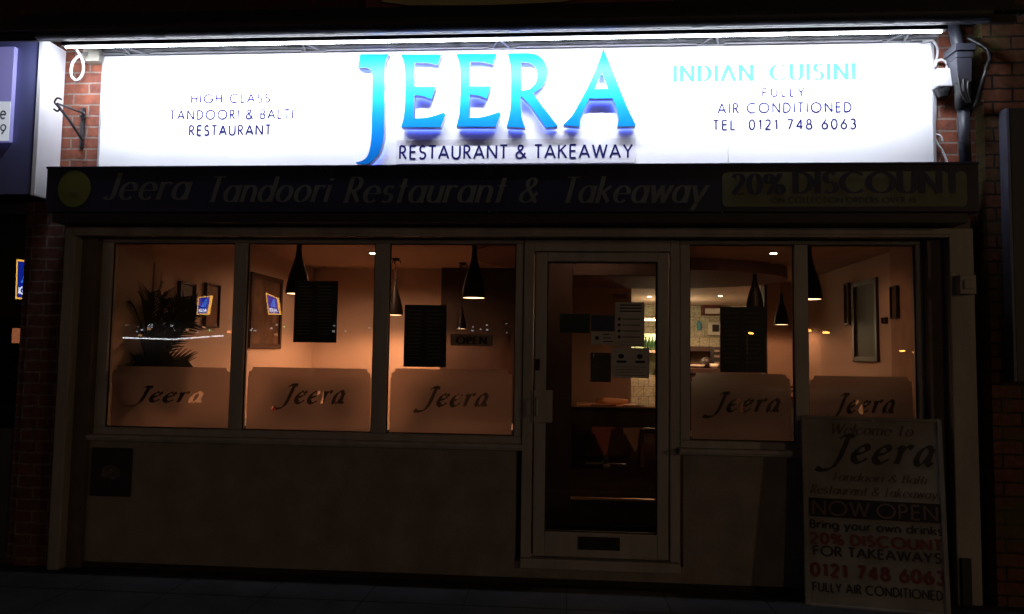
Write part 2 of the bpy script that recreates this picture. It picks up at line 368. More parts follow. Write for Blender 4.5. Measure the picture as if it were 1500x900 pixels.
# stall riser (left of the door, right of the door), both rendered
mb = MB(); mb.box(-3.30, -.335, -.02, .16, GZ - .1, .955); mb.cut(); mb.box(.735, 2.34, -.02, .16, GZ - .1, .955)
mb.cut(); mb.box(-.335, .735, -.02, .16, GZ - .1, .235)
mb.build('rendered_wall', M_RENDER, B)
MB().box(-3.34, 2.34, -.035, -.021, GZ - .05, GZ + .035).build('plinth', mat('dark_plinth', (.03, .028, .026), .9), B)
# brick piers and wall behind the sign
mb = MB(); mb.box(-3.62, 2.62, -.02, .2, 2.45, 3.86); mb.box(-3.62, -3.43, -.02, .2, GZ - .1, 2.45)
mb.build('brick_wall', M_BRICK_L, B)
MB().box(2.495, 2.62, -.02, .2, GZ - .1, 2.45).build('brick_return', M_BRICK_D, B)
# ceiling slab soffit under box
MB().box(-3.42, 2.49, -.1, .16, 2.385, 2.448).build('soffit', M_REVEAL, B)
# guides (shutter posts) and reveals
mb = MB(); mb.box(-3.425, -3.345, -.13, -.02, GZ, 2.385); mb.build('shutter_guide', M_STEEL, B, bevel=.006)
mb = MB(); mb.box(2.345, 2.49, -.13, -.02, GZ, 2.385); mb.build('shutter_guide', M_STEEL, B, bevel=.006)
MB().box(-3.345, -3.24, -.06, .1, GZ, 2.385).build('reveal_panel', M_REVEAL, B, bevel=.003)
MB().box(2.245, 2.345, -.06, .1, GZ, 2.385).build('reveal_panel', M_REVEAL, B, bevel=.003)
mb = MB(); mb.box(-3.345, 2.345, -.15, -.09, 2.325, 2.383); mb.box(-3.345, 2.345, -.155, -.15, 2.34, 2.352)
mb.build('shutter_bottom_rail', M_STEEL, B, bevel=.005)
x0, x1, z0, z1 = RC(1400, 404, 1424, 432, -.14)
mb = MB(); mb.box(x0, x1, -.19, -.13, z0, z1); mb.box(x0 + .02, x1 - .02, -.2, -.19, z0 + .03, z1 - .03)
mb.build('shutter_key_box', M_STEEL, B, bevel=.006)
mb = MB(); mb.box(2.36, 2.42, -.15, -.13, GZ, GZ + .28); mb.build('conduit_cover', M_BLACK, B, bevel=.004)
# meter recess, low on the left
x0, x1, z0, z1 = RC(135, 656, 194, 727, -.02)
mb = MB(); mb.box(x0, x1, -.034, -.0205, z0, z1, 0)
mt = mb.build('meter_box_door', mat('meter_black', (.02, .018, .016), .55), B, bevel=.004)
mb = MB(); pl = [((x0 + x1) / 2 + .07 * a, (z0 + z1) / 2 + .05 * b) for a, b in ((-1, -.6), (-.8, .7), (.1, 1), (.9, .5), (1, -.5), (.2, -1))]
mb.prism(pl, -.04, -.0345); mb.build('worn_patch', mat('worn_label', (.12, .105, .085), .8, noise=.5, nscale=30), mt)

# window frames + sills.  list of pane px rectangles
FR = .052
def frame_run(xa, xb, mull, name):
    mb = MB(); y0, y1 = -.0, .07
    mb.box(xa, xb, y0, y1, ZT - .0, 2.385); mb.box(xa, xb, y0, y1, .955, ZS + .03)
    for a, b in mull: mb.box(a, b, y0 + .002, y1 - .002, ZS + .03, ZT)
    # glazing beads
    return mb.build(name, M_FRAME, B, bevel=.005)
frame_run(-3.24, -.305, [(-3.24, -3.165), (-2.29, -2.20), (-1.31, -1.21), (-.355, -.305)], 'window_frame')
frame_run(.72, 2.245, [(.72, .782), (1.447, 1.532), (2.205, 2.245)], 'window_frame')
mb = MB(); mb.box(-3.24, -.29, -.075, .0, .958, .985); mb.box(-3.24, -.29, -.06, -.05, .945, .958); mb.build('window_sill', M_FRAME, B, bevel=.005)
mb = MB(); mb.box(.705, 2.245, -.075, .0, .958, .985); mb.box(.705, 2.245, -.06, -.05, .945, .958); mb.build('window_sill', M_FRAME, B, bevel=.005)

# film lettering: raster of cells so the letters are real holes
def in_quad(px, py, q):
    s = 0
    for i in range(4):
        ax, ay = q[i]; bx, by = q[(i + 1) % 4]; c = (bx - ax) * (py - ay) - (by - ay) * (px - ax)
        if abs(c) < 1e-12: continue
        if s == 0: s = 1 if c > 0 else -1
        elif (c > 0) != (s > 0): return False
    return True
def film(mb, xa, xb, za, zb, tx0, tx1, tbase, tcap, Y=.052, c=.0028):
    q, tw = text_polys('Jeera', 'chancery', .17, .14); sx = (tx1 - tx0) / tw
    nx, nz = int((xb - xa) / c), int((zb - za) / c); hole = set()
    for f in q:
        if f is None: continue
        w_ = [(tx0 + u * sx, tbase + v * tcap) for u, v in f]
        xs = [p[0] for p in w_]; zs = [p[1] for p in w_]
        for i in range(int((min(xs) - xa) / c) - 1, int((max(xs) - xa) / c) + 2):
            for j in range(int((min(zs) - za) / c) - 1, int((max(zs) - za) / c) + 2):
                if in_quad(xa + (i + .5) * c, za + (j + .5) * c, w_): hole.add((i, j))
    r = .030; g = .012
    def notch(i, j):     # stepped, scooped corners
        x, z = (i + .5) * c, (j + .5) * c; X = min(x, xb - xa - x); Z = zb - za - z
        if Z < .0: return True
        return (X < .006 and Z < .06) or (X < .028 and Z < .008) or (X - .004) ** 2 + (Z - .004) ** 2 < .028 ** 2
    for j in range(nz):
        i = 0
        while i < nx:
            if (i, j) in hole or notch(i, j): i += 1; continue
            k = i
            while k < nx and (k, j) not in hole and not notch(k, j): k += 1
            mb.face([(xa + i * c, Y, za + j * c), (xa + k * c, Y, za + j * c), (xa + k * c, Y, za + (j + 1) * c), (xa + i * c, Y, za + (j + 1) * c)]); i = k
    return mb
PANES = [(-3.165, -2.29, 537, (198, 588), (298, 588), 22), (-2.20, -1.31, 539, (412, 590), (506, 590), 27), (-1.21, -.355, 541, (620, 594), (716, 594), 27),
         (.782, 1.447, 547, (1044, 602), (1144, 602), 27), (1.532, 2.205, 551, (1222, 604), (1312, 604), 27)]
for i, (a, b, fy, t0, t1, cap) in enumerate(PANES):
    wn = MB().box(a, b, .03, .036, ZS + .03, ZT).build('window_pane', M_GLASS, B)
    mb = MB()
    for u, v, p, q in ((a, b, ZS + .03, ZS + .037), (a, b, ZT - .007, ZT), (a, a + .007, ZS + .037, ZT - .007), (b - .007, b, ZS + .037, ZT - .007)): mb.box(u, v, .022, .03, p, q)
    mb.build('glazing_gasket', M_GASKET, wn)
    zt = W((t0[0] + t1[0]) / 2, fy, .052).z; A0, A1 = W(*t0, .052), W(*t1, .052)
    film(MB(), a + .016, b - .016, ZS + .034, zt, A0.x, A1.x, A0.z, (W(t0[0], t0[1] - cap, .052).z - A0.z) * 1.0).build('frosted_film', M_FILM, wn)

# door
D = MB()
D.box(-.30, -.235, -.01, .08, .235, 2.385); D.box(.655, .715, -.01, .08, .235, 2.385); D.box(-.235, .655, -.01, .08, 2.25, 2.385)
D.box(-.30, .715, -.05, .08, .2, .262)
D.build('door_frame', M_FRAME, B, bevel=.005)
dr = MB(); dx0, dx1, dz0, dz1 = -.222, .645, .268, 2.243
dr.box(dx0, dx0 + .075, -.0, .06, dz0, dz1); dr.box(dx1 - .072, dx1, -.0, .06, dz0, dz1); dr.box(dx0 + .075, dx1 - .072, 0, .06, dz1 - .06, dz1)
dr.box(dx0 + .075, dx1 - .072, 0, .06, dz0, dz0 + .155)
door = dr.build('door', M_FRAME, B, bevel=.005)
MB().box(dx0 + .075, dx1 - .072, .028, .034, dz0 + .155, dz1 - .06).build('door_glass', M_GLASS, door)
gx0, gx1, gz0, gz1 = dx0 + .075, dx1 - .072, dz0 + .155, dz1 - .06
mb = MB()
for u, v, p, q in ((gx0, gx1, gz0, gz0 + .01), (gx0, gx1, gz1 - .01, gz1), (gx0, gx0 + .01, gz0 + .01, gz1 - .01), (gx1 - .01, gx1, gz0 + .01, gz1 - .01)): mb.box(u, v, .015, .028, p, q)
mb.build('glazing_gasket', M_GASKET, door)
x0, x1, z0, z1 = RC(847, 787, 908, 806, 0)
mb = MB(); mb.box(x0, x1, -.008, 0, z0, z1); mb.box(x0 + .02, x1 - .02, -.012, -.008, z0 + .02, z1 - .02)
mb.build('letterbox', M_BLACK, door, bevel=.003)
x0, x1, z0, z1 = RC(782, 572, 809, 619, -.02)
mb = MB(); mb.box(x0, x1, -.03, -.0, z0, z1); mb.tube([(x0 + .02, -.03, z0 + .05), (x0 + .02, -.07, z0 + .05), (x0 + .02, -.07, z1 - .05), (x0 + .02, -.03, z1 - .05)], .009)
mb.build('push_plate', M_FRAME, door, bevel=.004)
x0, x1, z0, z1 = RC(783, 526, 791, 543, 0)
MB().box(x0, x1, -.008, 0, z0, z1).build('lock', M_BLACK, door, bevel=.003)

# roof, gutter, upper wall
mb = MB(); ys, zs_ = -.50, 3.60; sl = .55
for i in range(8):
    y = ys + i * .11; z = zs_ + (y - ys) * sl
    for k in range(-26, 20):
        xx = k * .165 + (.08 if i % 2 else 0)
        if -4.1 < xx < 2.6: mb.box(xx + .002, xx + .163, y, y + .13, z + .0, z + .022 + random.uniform(0, .003))
rf = mb.build('roof', mat('roof_tile', (.03, .03, .034), .8, noise=.35, nscale=14, bump=.4), B)
mb = MB(); mb.box(-4.1, 2.6, -.452, -.435, 3.548, 3.60); mb.box(-3.6, 2.6, -.434, .19, 3.715, 3.73); mb.box(-3.62, 2.6, -.435, -.425, 3.6, 3.715); mb.build('eaves_board', M_BLACK, rf)
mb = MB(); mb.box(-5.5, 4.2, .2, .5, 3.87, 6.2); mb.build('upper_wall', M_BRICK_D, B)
# gutter: half-round trough with union clips
gt = MB(); prof = [(.046 * cos(R(a)), .046 * sin(R(a))) for a in range(180, 361, 15)]
gx = [-3.42, 2.42]; gy, gzz = -.50, 3.580
for i in range(len(prof) - 1):
    (a, b), (c, d) = prof[i], prof[i + 1]
    gt.face([(gx[0], gy + a, gzz + b), (gx[1], gy + a, gzz + b), (gx[1], gy + c, gzz + d), (gx[0], gy + c, gzz + d)])
    gt.face([(gx[0], gy + a * .93, gzz + b * .93), (gx[0], gy + c * .93, gzz + d * .93), (gx[1], gy + c * .93, gzz + d * .93), (gx[1], gy + a * .93, gzz + b * .93)])
for e in gx: gt.face([(e, gy + a, gzz + b) for a, b in prof])
gu = gt.build('gutter', M_PVC, B, smooth=False)
mb = MB()
for x in (-2.6, -1.5, -.35, .75, 1.85):
    mb.cut()
    pr = [(.05 * cos(R(a)), .05 * sin(R(a))) for a in range(180, 361, 15)]
    for i in range(len(pr) - 1):
        (a, b), (c, d) = pr[i], pr[i + 1]
        mb.face([(x - .03, gy + a, gzz + b), (x + .03, gy + a, gzz + b), (x + .03, gy + c, gzz + d), (x - .03, gy + c, gzz + d)])
mb.build('gutter_clip', M_PVC, gu)

# ================================================================== SIGN PANEL
sx0, sx1, sz0, sz1 = -3.262, 2.300, 2.70, 3.605
SY = -.05
sg = thing('illuminated_shop_sign', 'long white sign panel with big raised blue JEERA letters, brightly lit', 'sign', (0, 0, 0))
mb = MB(); mb.box(sx0, 1.02 - .0015, SY, -.022, sz0, sz1); mb.cut(); mb.box(1.02 + .0015, sx1, SY, -.022, sz0, sz1)
mb.build('sign_panel', M_SIGN, sg)
mb = MB(); mb.box(sx1, sx1 + .018, SY - .008, -.0215, sz0, sz1 + .01); mb.box(sx0 - .012, sx0, SY - .006, -.0215, sz0, sz1 + .01); mb.box(sx0 - .012, sx1 + .018, SY - .008, -.0215, sz1 + .01, sz1 + .022)
mb.build('trim', M_ALU, sg, bevel=.002)
mb = MB(); random.seed(3)
for i in range(22):
    px = 190 + i * 54 + random.uniform(-12, 12); p = W(px, 78 - (px - 150) * .0165 + random.uniform(-2, 1), SY); mb.cut()
    mb.lathe([(.004, -.003), (.004, .003)], (p.x, SY - .004, p.z), 8)
mb.build('screw', M_IRON, sg)

def zo(x, y): return (500 + x / 4.7375, 60 + y / 4.7375)
def zo2(x, y): return (720 + x / 4.7375, 60 + y / 4.7375)
LY = -.115
def letter(name_outlines, conv, dx=0, dy=0):
    cu = bpy.data.curves.new('raised_letter', 'CURVE'); cu.dimensions = '2D'; cu.fill_mode = 'BOTH'; cu.extrude = .024
    cu.bevel_depth = .0022; cu.bevel_resolution = 1
    for ol in name_outlines:
        pts = [W(*conv(x + dx, y + dy), LY) for x, y in ol]
        sp = cu.splines.new('POLY'); sp.points.add(len(pts) - 1)
        for i, p in enumerate(pts): sp.points[i].co = (p.x, p.z, 0, 1)
        sp.use_cyclic_u = True
    t = bpy.data.objects.new('tmp', cu); COL.objects.link(t)
    bpy.context.view_layer.update()
    me = bpy.data.meshes.new_from_object(t.evaluated_get(bpy.context.evaluated_depsgraph_get()))
    bpy.data.objects.remove(t); me.name = 'raised_letter'
    me.materials.clear(); me.materials.append(M_LETTER); me.materials.append(M_LSIDE); me.materials.append(M_HALO)
    for p in me.polygons: p.material_index = 0 if p.normal.z > .9 else 2 if p.normal.z < -.9 else 1
    o = bpy.data.objects.new('raised_letter', me); COL.objects.link(o); o.parent = sg
    o.rotation_euler = (pi / 2, 0, 0); o.location = (0, LY + .024, 0)
    return o
def sc(*segs):
    out = []
    for s in segs:
        out += cm(s, 6) if len(s) > 2 else list(s)
    return out
J = sc([(133, 95), (325, 95)], [(325, 95), (308, 130), (300, 180)], [(299, 300), (297, 500)], [(295, 640), (284, 715), (258, 785), (205, 842), (160, 857), (104, 849)], [(104, 845), (150, 830), (185, 795), (203, 730), (212, 640)], [(214, 500), (216, 280)], [(216, 250), (208, 205), (175, 185), (118, 188)], [(118, 182), (133, 95)])
E_ = sc([(418, 97), (690, 97)], [(690, 100), (668, 165)], [(668, 168), (600, 152), (512, 150)], [(506, 160), (503, 322)], [(503, 320), (655, 320)], [(650, 330), (625, 406)], [(625, 406), (570, 384), (505, 376)], [(504, 380), (500, 540)], [(500, 541), (570, 538), (640, 523), (710, 500)], [(722, 512), (688, 598)], [(688, 600), (418, 600)], [(418, 595), (434, 530), (442, 440), (445, 330), (444, 230), (438, 160), (418, 100)])
RO = sc([(115, 90), (240, 88)], [(240, 88), (310, 98), (362, 138), (387, 200), (380, 262), (345, 322), (285, 366)], [(285, 366), (340, 440), (400, 515), (457, 590)], [(455, 597), (378, 602)], [(378, 602), (320, 520), (262, 442), (204, 382)], [(200, 385), (202, 470), (212, 545), (232, 602)], [(232, 604), (108, 597)], [(108, 592), (126, 520), (135, 440), (137, 330), (136, 220), (130, 150), (115, 93)])
RI = sc([(203, 148), (206, 345)], [(208, 346), (262, 336), (302, 300), (320, 245), (308, 190), (270, 156), (206, 146)])
AO = sc([(775, 62), (800, 118)], [(822, 165), (860, 260), (905, 375), (945, 470), (1000, 585)], [(998, 592), (875, 596)], [(875, 594), (882, 540), (868, 470), (842, 402)], [(840, 400), (676, 400)], [(674, 404), (640, 480), (615, 540), (612, 592)], [(610, 596), (500, 586)], [(502, 580), (560, 520), (615, 425), (680, 300), (735, 175), (775, 66)])
AI = [(765, 218), (811, 336), (712, 336)]
letter([J], zo); letter([E_], zo); letter([E_], zo, 383, -4); letter([RO, RI], zo2); letter([AO, AI], zo2)
# stand-off pins
# small white plate with RESTAURANT & TAKEAWAY
x0, x1, z0, z1 = RC(581, 204, 931, 240, SY)
pz = MB().box(x0, x1, SY - .006, SY - .0005, z0, z1).build('sign_plate', mat('plate_white', (.72, .72, .78), .5, noise=.02), sg, bevel=.001)
text_px(MB(), 'RESTAURANT & TAKEAWAY', (585, 233), (926, 231), 19, SY - .008, wt=.14, gap=.25, space=.42).build('sign_lettering', M_TEXTN, pz)
Yt = SY - .002
text_px(MB(), 'HIGH CLASS', (280, 150), (395, 151), 12, Yt, wt=.17, gap=.32, space=.55).build('sign_lettering', M_TEXTN, sg)
text_px(MB(), 'TANDOORI & BALTI', (249, 175), (429, 174), 13, Yt, wt=.15, gap=.32, space=.5).build('sign_lettering', M_TEXTN, sg)
text_px(MB(), 'RESTAURANT', (277, 198), (396, 198), 14, Yt, wt=.16, gap=.3).build('sign_lettering', M_TEXTN, sg)
text_px(MB(), 'FULLY', (1117, 142), (1178, 141), 12, Yt, wt=.17, gap=.45).build('sign_lettering', M_TEXTN, sg)
text_px(MB(), 'AIR CONDITIONED', (1052, 166), (1247, 164), 14, Yt, wt=.15, gap=.34, space=.5).build('sign_lettering', M_TEXTN, sg)
text_px(MB(), 'TEL: 0121 748 6063', (1045, 191), (1254, 188), 14, Yt, wt=.15, gap=.34, space=.6).build('sign_lettering', M_TEXTN, sg)
text_px(MB(), 'INDIAN CUISINE', (988, 120), (1262, 116), 23, Yt, style='serif', wt=.18, gap=.3, space=.75).build('sign_lettering', M_TEXTT, sg)

# LED batten over the sign
bt = thing('sign_light_batten', 'long thin lit strip light running above the white sign', 'light', (0, 0, 0))
by, bz = -.38, 3.530
MB().box(-3.33, 2.235, by - .025, by + .022, bz + .006, bz + .036).build('housing', mat('batten_housing', (.10, .10, .11), .45, metal=.3), bt, bevel=.004)
MB().box(-3.31, 2.21, by - .004, by + .005, bz - .0035, bz + .0035).build('light_tube', mat('led_white', (1, 1, 1), .4, emit=(.86, .92, 1.0), es=50), bt)
al = bpy.data.lights.new('strip_glow', 'AREA'); al.shape = 'RECTANGLE'; al.size = 5.54; al.size_y = .02; al.energy = 54; al.color = (.85, .89, 1.0); al.spread = R(116)
alo = bpy.data.objects.new('strip_glow', al); COL.objects.link(alo); alo.parent = bt; alo.location = (-.55, by + .013, bz - .008); alo.rotation_euler = (R(56), 0, 0)
for ex_, sd_, en_ in ((-3.33, -1, 3.2), (2.24, 1, 1.6)):  # extra lamps added to brighten the left end panel and right pier
    al = bpy.data.lights.new('end_fill_light', 'AREA'); al.shape = 'RECTANGLE'; al.size = .12; al.size_y = .02; al.energy = en_; al.color = (.85, .89, 1.0)
    alo = bpy.data.objects.new('end_fill_light', al); COL.objects.link(alo); alo.parent = bt; alo.location = (ex_, by + .013, bz - .01); alo.rotation_euler = Vector((sd_, .55, -.8)).to_track_quat('-Z', 'Y').to_euler()
mb = MB()
for px in (170, 440, 730, 1052, 1340):
    x = W(px, 66, -.3).x; mb.cut()
    mb.tube([(x, by + .02, bz + .02), (x + .01, -.2, 3.6), (x + .05, -.05, 3.62)], .008, 6)
    mb.tube([(x, by + .02, bz + .02), (x - .02, -.2, 3.6), (x - .06, -.05, 3.62)], .006, 6)
    mb.box(x - .09, x + .09, -.058, -.05, 3.607, 3.632)
mb.build('bracket', M_ALU, bt)
# timber/cable strip between sign top and gutter
MB().box(-3.28, 2.34, -.075, -.023, 3.632, 3.70).build('sign_top_batten', mat('grey_batten', (.3, .3, .31), .7, noise=.5, nscale=9), sg)

# ================================================================== SHUTTER BOX SIGN
fb = thing('fascia_box_sign', 'long dark navy box sign with dull gold italic lettering under the white sign', 'sign', (0, 0, 0))
FX0, FX1, FZ0, FZ1, FY = -3.435, 2.43, 2.385 + .066, 2.75, -.32
mb = MB(); mb.box(FX0, FX1, FY, -.021, FZ0, FZ1); mb.box(FX0 - .004, FX1 + .004, FY - .006, FY + .02, FZ1 - .012, FZ1 + .003)
mb.build('box_casing', M_NAVY, fb, bevel=.003)
MB().box(FX0 + .03, FX1 - .05, FY + .03, -.03, 2.392, FZ0 - .001).build('shutter_housing', mat('dark_housing', (.03, .025, .03), .5), fb)
mb = MB()
for px, py in ((470, 247), (478, 247), (714, 246), (726, 246), (1060, 243), (1074, 243), (716, 311), (728, 311), (1058, 312)):
    p = W(px, py, FY); mb.cut(); mb.lathe([(.003, 0), (.003, .004)], (p.x, FY - .003, p.z), 8)
mb.build('rivet', M_ALU, fb)
kw = dict(style='serifital', wt=.135, gap=.17, space=.42)
text_px(MB(), 'Jeera', (152, 293), (279, 291), 38, FY - .002, **kw).build('lettering', M_DGOLD, fb)
text_px(MB(), 'Tandoori', (302, 295), (484, 296), 36, FY - .002, **kw).build('lettering', M_DGOLD, fb)
text_px(MB(), 'Restaurant', (505, 296), (742, 297), 37, FY - .002, **kw).build('lettering', M_DGOLD, fb)
text_px(MB(), '&', (760, 297), (790, 297), 36, FY - .002, **kw).build('lettering', M_DGOLD, fb)
text_px(MB(), 'Takeaway', (822, 297), (1036, 296), 37, FY - .002, **kw).build('lettering', M_DGOLD, fb)
c = W(109, 277, FY); mb = MB(); mb.prism([(c.x + .112 * cos(R(a)), c.z + .122 * sin(R(a))) for a in range(0, 360, 10)], FY - .004, FY - .0005)
rd = mb.build('round_logo', mat('olive_yellow', (.17, .195, .035), .5, noise=.1), fb)
mb = MB(); mb.prism([(c.x - .03, c.z - .03), (c.x + .03, c.z - .03), (c.x + .02, c.z - .02), (c.x - .02, c.z - .02)], FY - .006, FY - .0045); mb.build('logo_mark', M_DGOLD, rd)
def rrect(x0, x1, z0, z1, r):
    o = []
    for cx, cz, a in ((x1 - r, z1 - r, 0), (x0 + r, z1 - r, 90), (x0 + r, z0 + r, 180), (x1 - r, z0 + r, 270)):
        o += [(cx + r * cos(R(a + t)), cz + r * sin(R(a + t))) for t in range(0, 91, 15)]
    return o
x0, x1, z0, z1 = RC(1058, 252, 1416, 303, FY)
dp = MB().prism(rrect(x0, x1, z0, z1, .03), FY - .004, FY - .0005).build('discount_plate', mat('olive_plate', (.13, .14, .07), .5, noise=.12), fb)
kw = dict(style='serif', wt=.2, gap=.2, space=.4)
text_px(MB(), '20%', (1073, 285), (1148, 284), 29, FY - .006, **kw).build('lettering', M_NAVY, dp)
text_px(MB(), 'DISCOUNT', (1164, 284), (1405, 281), 30, FY - .006, **kw).build('lettering', M_NAVY, dp)
text_px(MB(), 'ON COLLECTION ORDERS OVER 15', (1130, 298), (1342, 297), 8, FY - .006, wt=.14, gap=.2).build('lettering', M_NAVY, dp)

# ================================================================== WALL FITTINGS
def cat_pts(pts, Y=None):
    return [Vector(W(p[0], p[1], p[2] if len(p) > 2 else Y)) for p in pts]
def smooth3(pts, k=6):
    out = []; P = [pts[0]] + pts + [pts[-1]]
    for i in range(1, len(P) - 2):
        a, b, c_, d = P[i - 1], P[i], P[i + 1], P[i + 2]
        for j in range(k):
            t = j / k; out.append(.5 * (2 * b + (c_ - a) * t + (2 * a - 5 * b + 4 * c_ - d) * t * t + (3 * b - a - 3 * c_ + d) * t ** 3))
    return out + [pts[-1]]
# hanging basket bracket
br = MB()
br.tube(cat_pts([(120, 160, -.045), (121, 205, -.045), (119, 214, -.045)]), .009, 8)
br.tube(cat_pts([(122, 166, -.06), (84, 152, -.42)]), .007, 8)
br.tube(cat_pts([(121, 206, -.06), (104, 180, -.2), (84, 154, -.40)]), .009, 8)
br.tube(smooth3(cat_pts([(90, 146, -.42), (84, 144, -.42), (80, 150, -.42), (84, 155, -.42), (88, 159, -.42), (84, 163, -.42), (79, 160, -.42)])), .006, 8)
br.tube(smooth3(cat_pts([(117, 172, -.07), (122, 165, -.05), (125, 170, -.05), (119, 178, -.05)])), .006, 6)
br.box(*(lambda a: (a.x - .012, a.x + .012, -.04, -.021, W(120, 216, -.04).z, W(120, 158, -.04).z))(W(120, 180, -.04)))
tag(br.build('hanging_basket_bracket', M_IRON), 'black scrolled iron basket bracket on brick beside the white sign', 'bracket')
tag(MB().tube(smooth3(cat_pts([(112, 72, -.3), (121, 88, -.25), (122, 106, -.2), (114, 118, -.2), (105, 112, -.2), (106, 94, -.2), (116, 82, -.18), (128, 78, -.1)])), .009, 8).build('cable_loop', M_WCABLE, smooth=True),
    'white cable hanging in a loop above the iron bracket', 'cable')
x0, x1, z0, z1 = RC(124, 70, 148, 91, -.08)
tag(MB().box(x0, x1, -.1, -.021, z0, z1).build('junction_box', mat('old_plastic', (.42, .40, .33), .6), bevel=.005), 'pale grey junction box at the top left corner of sign', 'electrical box')
# right hand box + cables
x0, x1, z0, z1 = RC(1371, 101, 1400, 128, -.12)
t = thing('security_light_box', 'small bright white box on brick between sign and black downpipe', 'electrical box')
MB().box(x0, x1, -.14, -.03, z0, z1).build('box_body', M_WCABLE, t, bevel=.008)
MB().lathe([(.03, -.05), (.045, -.02), (.05, 0)], ((x0 + x1) / 2, -.085, z0 - .001), 16).build('sensor', M_BLACK, t)
MB().box(x0 + .03, x1 - .03, -.03, -.021, z0 + .03, z1 - .03).build('mounting_plate', M_WCABLE, t)
mb = MB()
mb.tube(smooth3(cat_pts([(1352, 62, -.1), (1366, 60, -.09), (1373, 72, -.06), (1372, 86, -.05), (1368, 96, -.05), (1369, 120, -.04), (1370, 160, -.04), (1369, 184, -.04)])), .008, 8)
tag(mb.build('white_cable', M_WCABLE, smooth=True), 'white cable running down the right edge of the sign', 'cable')
tag(MB().tube(smooth3(cat_pts([(1370, 98, -.05), (1373, 90, -.06), (1381, 88, -.08), (1387, 94, -.09), (1386, 104, -.1)])), .008, 8).build('white_cable', M_WCABLE, smooth=True), 'short hooked white cable entering top of white box', 'cable')
tag(MB().tube(smooth3(cat_pts([(1369, 202, -.045), (1374, 212, -.05), (1381, 222, -.05), (1388, 240, -.06), (1390, 252, -.08)])), .007, 8).build('white_cable', M_WCABLE, smooth=True), 'lowest white cable curving over brick beside the downpipe', 'cable')
mb = MB(); mb.tube(smooth3(cat_pts([(1369, 196, -.045), (1378, 200, -.06), (1381, 208, -.06)])), .006, 6)
tag(mb.build('cable_clip', M_WCABLE, smooth=True), 'small white cable end sticking out below the white box', 'cable')

# downpipe with hopper (one plumbing thing)
dp = thing('rain_downpipe', 'dark downpipe with square hopper head beside right end of sign', 'pipe')
PY = -.17
a = smooth3(cat_pts([(1362, -14, .1), (1378, 2, 0), (1390, 18, -.1), (1398, 45, PY), (1404, 74, PY)]))
MB().tube(a, .034, 14).build('swan_neck', M_PVC, dp, smooth=True)
x0, x1, z0, z1 = RC(1390, 71, 1420, 90, PY)
mb = MB(); mb.box(x0, x1, PY - .08, PY + .07, z0 + .04, z1); mb.box(x0 + .012, x1 - .012, PY - .065, PY + .06, z0, z0 + .04)
zb = W(1405, 124, PY).z; xm = (x0 + x1) / 2
k = len(mb.v); mb.v += [(x0 + .015, PY - .06, z0), (x1 - .015, PY - .06, z0), (x1 - .015, PY + .05, z0), (x0 + .015, PY + .05, z0), (xm - .03, PY - .04, zb), (xm + .05, PY - .04, zb), (xm + .05, PY + .04, zb), (xm - .03, PY + .04, zb)]
for q in ((0, 1, 5, 4), (1, 2, 6, 5), (2, 3, 7, 6), (3, 0, 4, 7), (4, 5, 6, 7)): mb.f.append(tuple(k + i for i in q)); mb.m.append(0)
mb.build('hopper_head', M_PVC, dp, bevel=.003)
p = W(1413, 150, PY)
mb = MB(); mb.tube([(xm + .012, PY, zb + .02), (xm + .016, PY, zb - .16)], .045, 14); mb.build('pipe_collar', M_BLACK, dp, smooth=True)
MB().tube([(xm + .016, PY, zb - .13), (xm + .022, PY, 2.755)], .034, 16).build('downpipe', M_PVC, dp, smooth=True)
# wrapped cables on the pipe
mb = MB()
for i in range(3): mb.tube(smooth3([Vector((xm - .03 + .03 * i, PY - .04, zb + .03 - .01 * i)), Vector((xm - .02 + .02 * i, PY - .05, zb - .06)), Vector((xm + .02 + .01 * i, PY - .045, zb - .14))]), .008, 6)
mb.tube(smooth3([Vector((xm + .05, PY, zb + .3)), Vector((xm + .15, PY - .05, zb + .18)), Vector((xm + .11, PY - .06, zb + .02)), Vector((xm + .1, PY, zb - .1)), Vector((xm + .05, PY, zb - .2))]), .013, 8)
tag(mb.build('cable_bundle', M_BLACK, smooth=True), 'tangle of black cables wrapped around the downpipe', 'cable')

# ================================================================== NEIGHBOURS
nb = thing('right_neighbour_building', 'dark brick building with mossy pier at the right edge', 'building')
p = W(1441, 150, -.12).x
mb = MB(); mb.box(p + .001, 5.5, -.12, .4, GZ - .1, 7.0); mb.build('brick_wall', M_BRICK_P, nb)
MB().face([(p, -.12, GZ), (p, .2, GZ), (p, .2, 7), (p, -.12, 7)]).build('pier_side', M_BRICK_S, nb)
t = thing('dark_wall_sign', 'dark sign box with pale grey edge on brick pier at far right', 'sign')
x0, x1, z0, z1 = RC(1479, 158, 1560, 560, -.2)
MB().box(x0 + .02, x1, -.2, -.121, z0, z1).build('sign_box', M_BLACK, t, bevel=.003)
mb = MB(); mb.box(x0, x0 + .018, -.205, -.121, z0, z1); mb.build('edge_trim', mat('grey_trim', (.10, .105, .15), .5), t, bevel=.002)

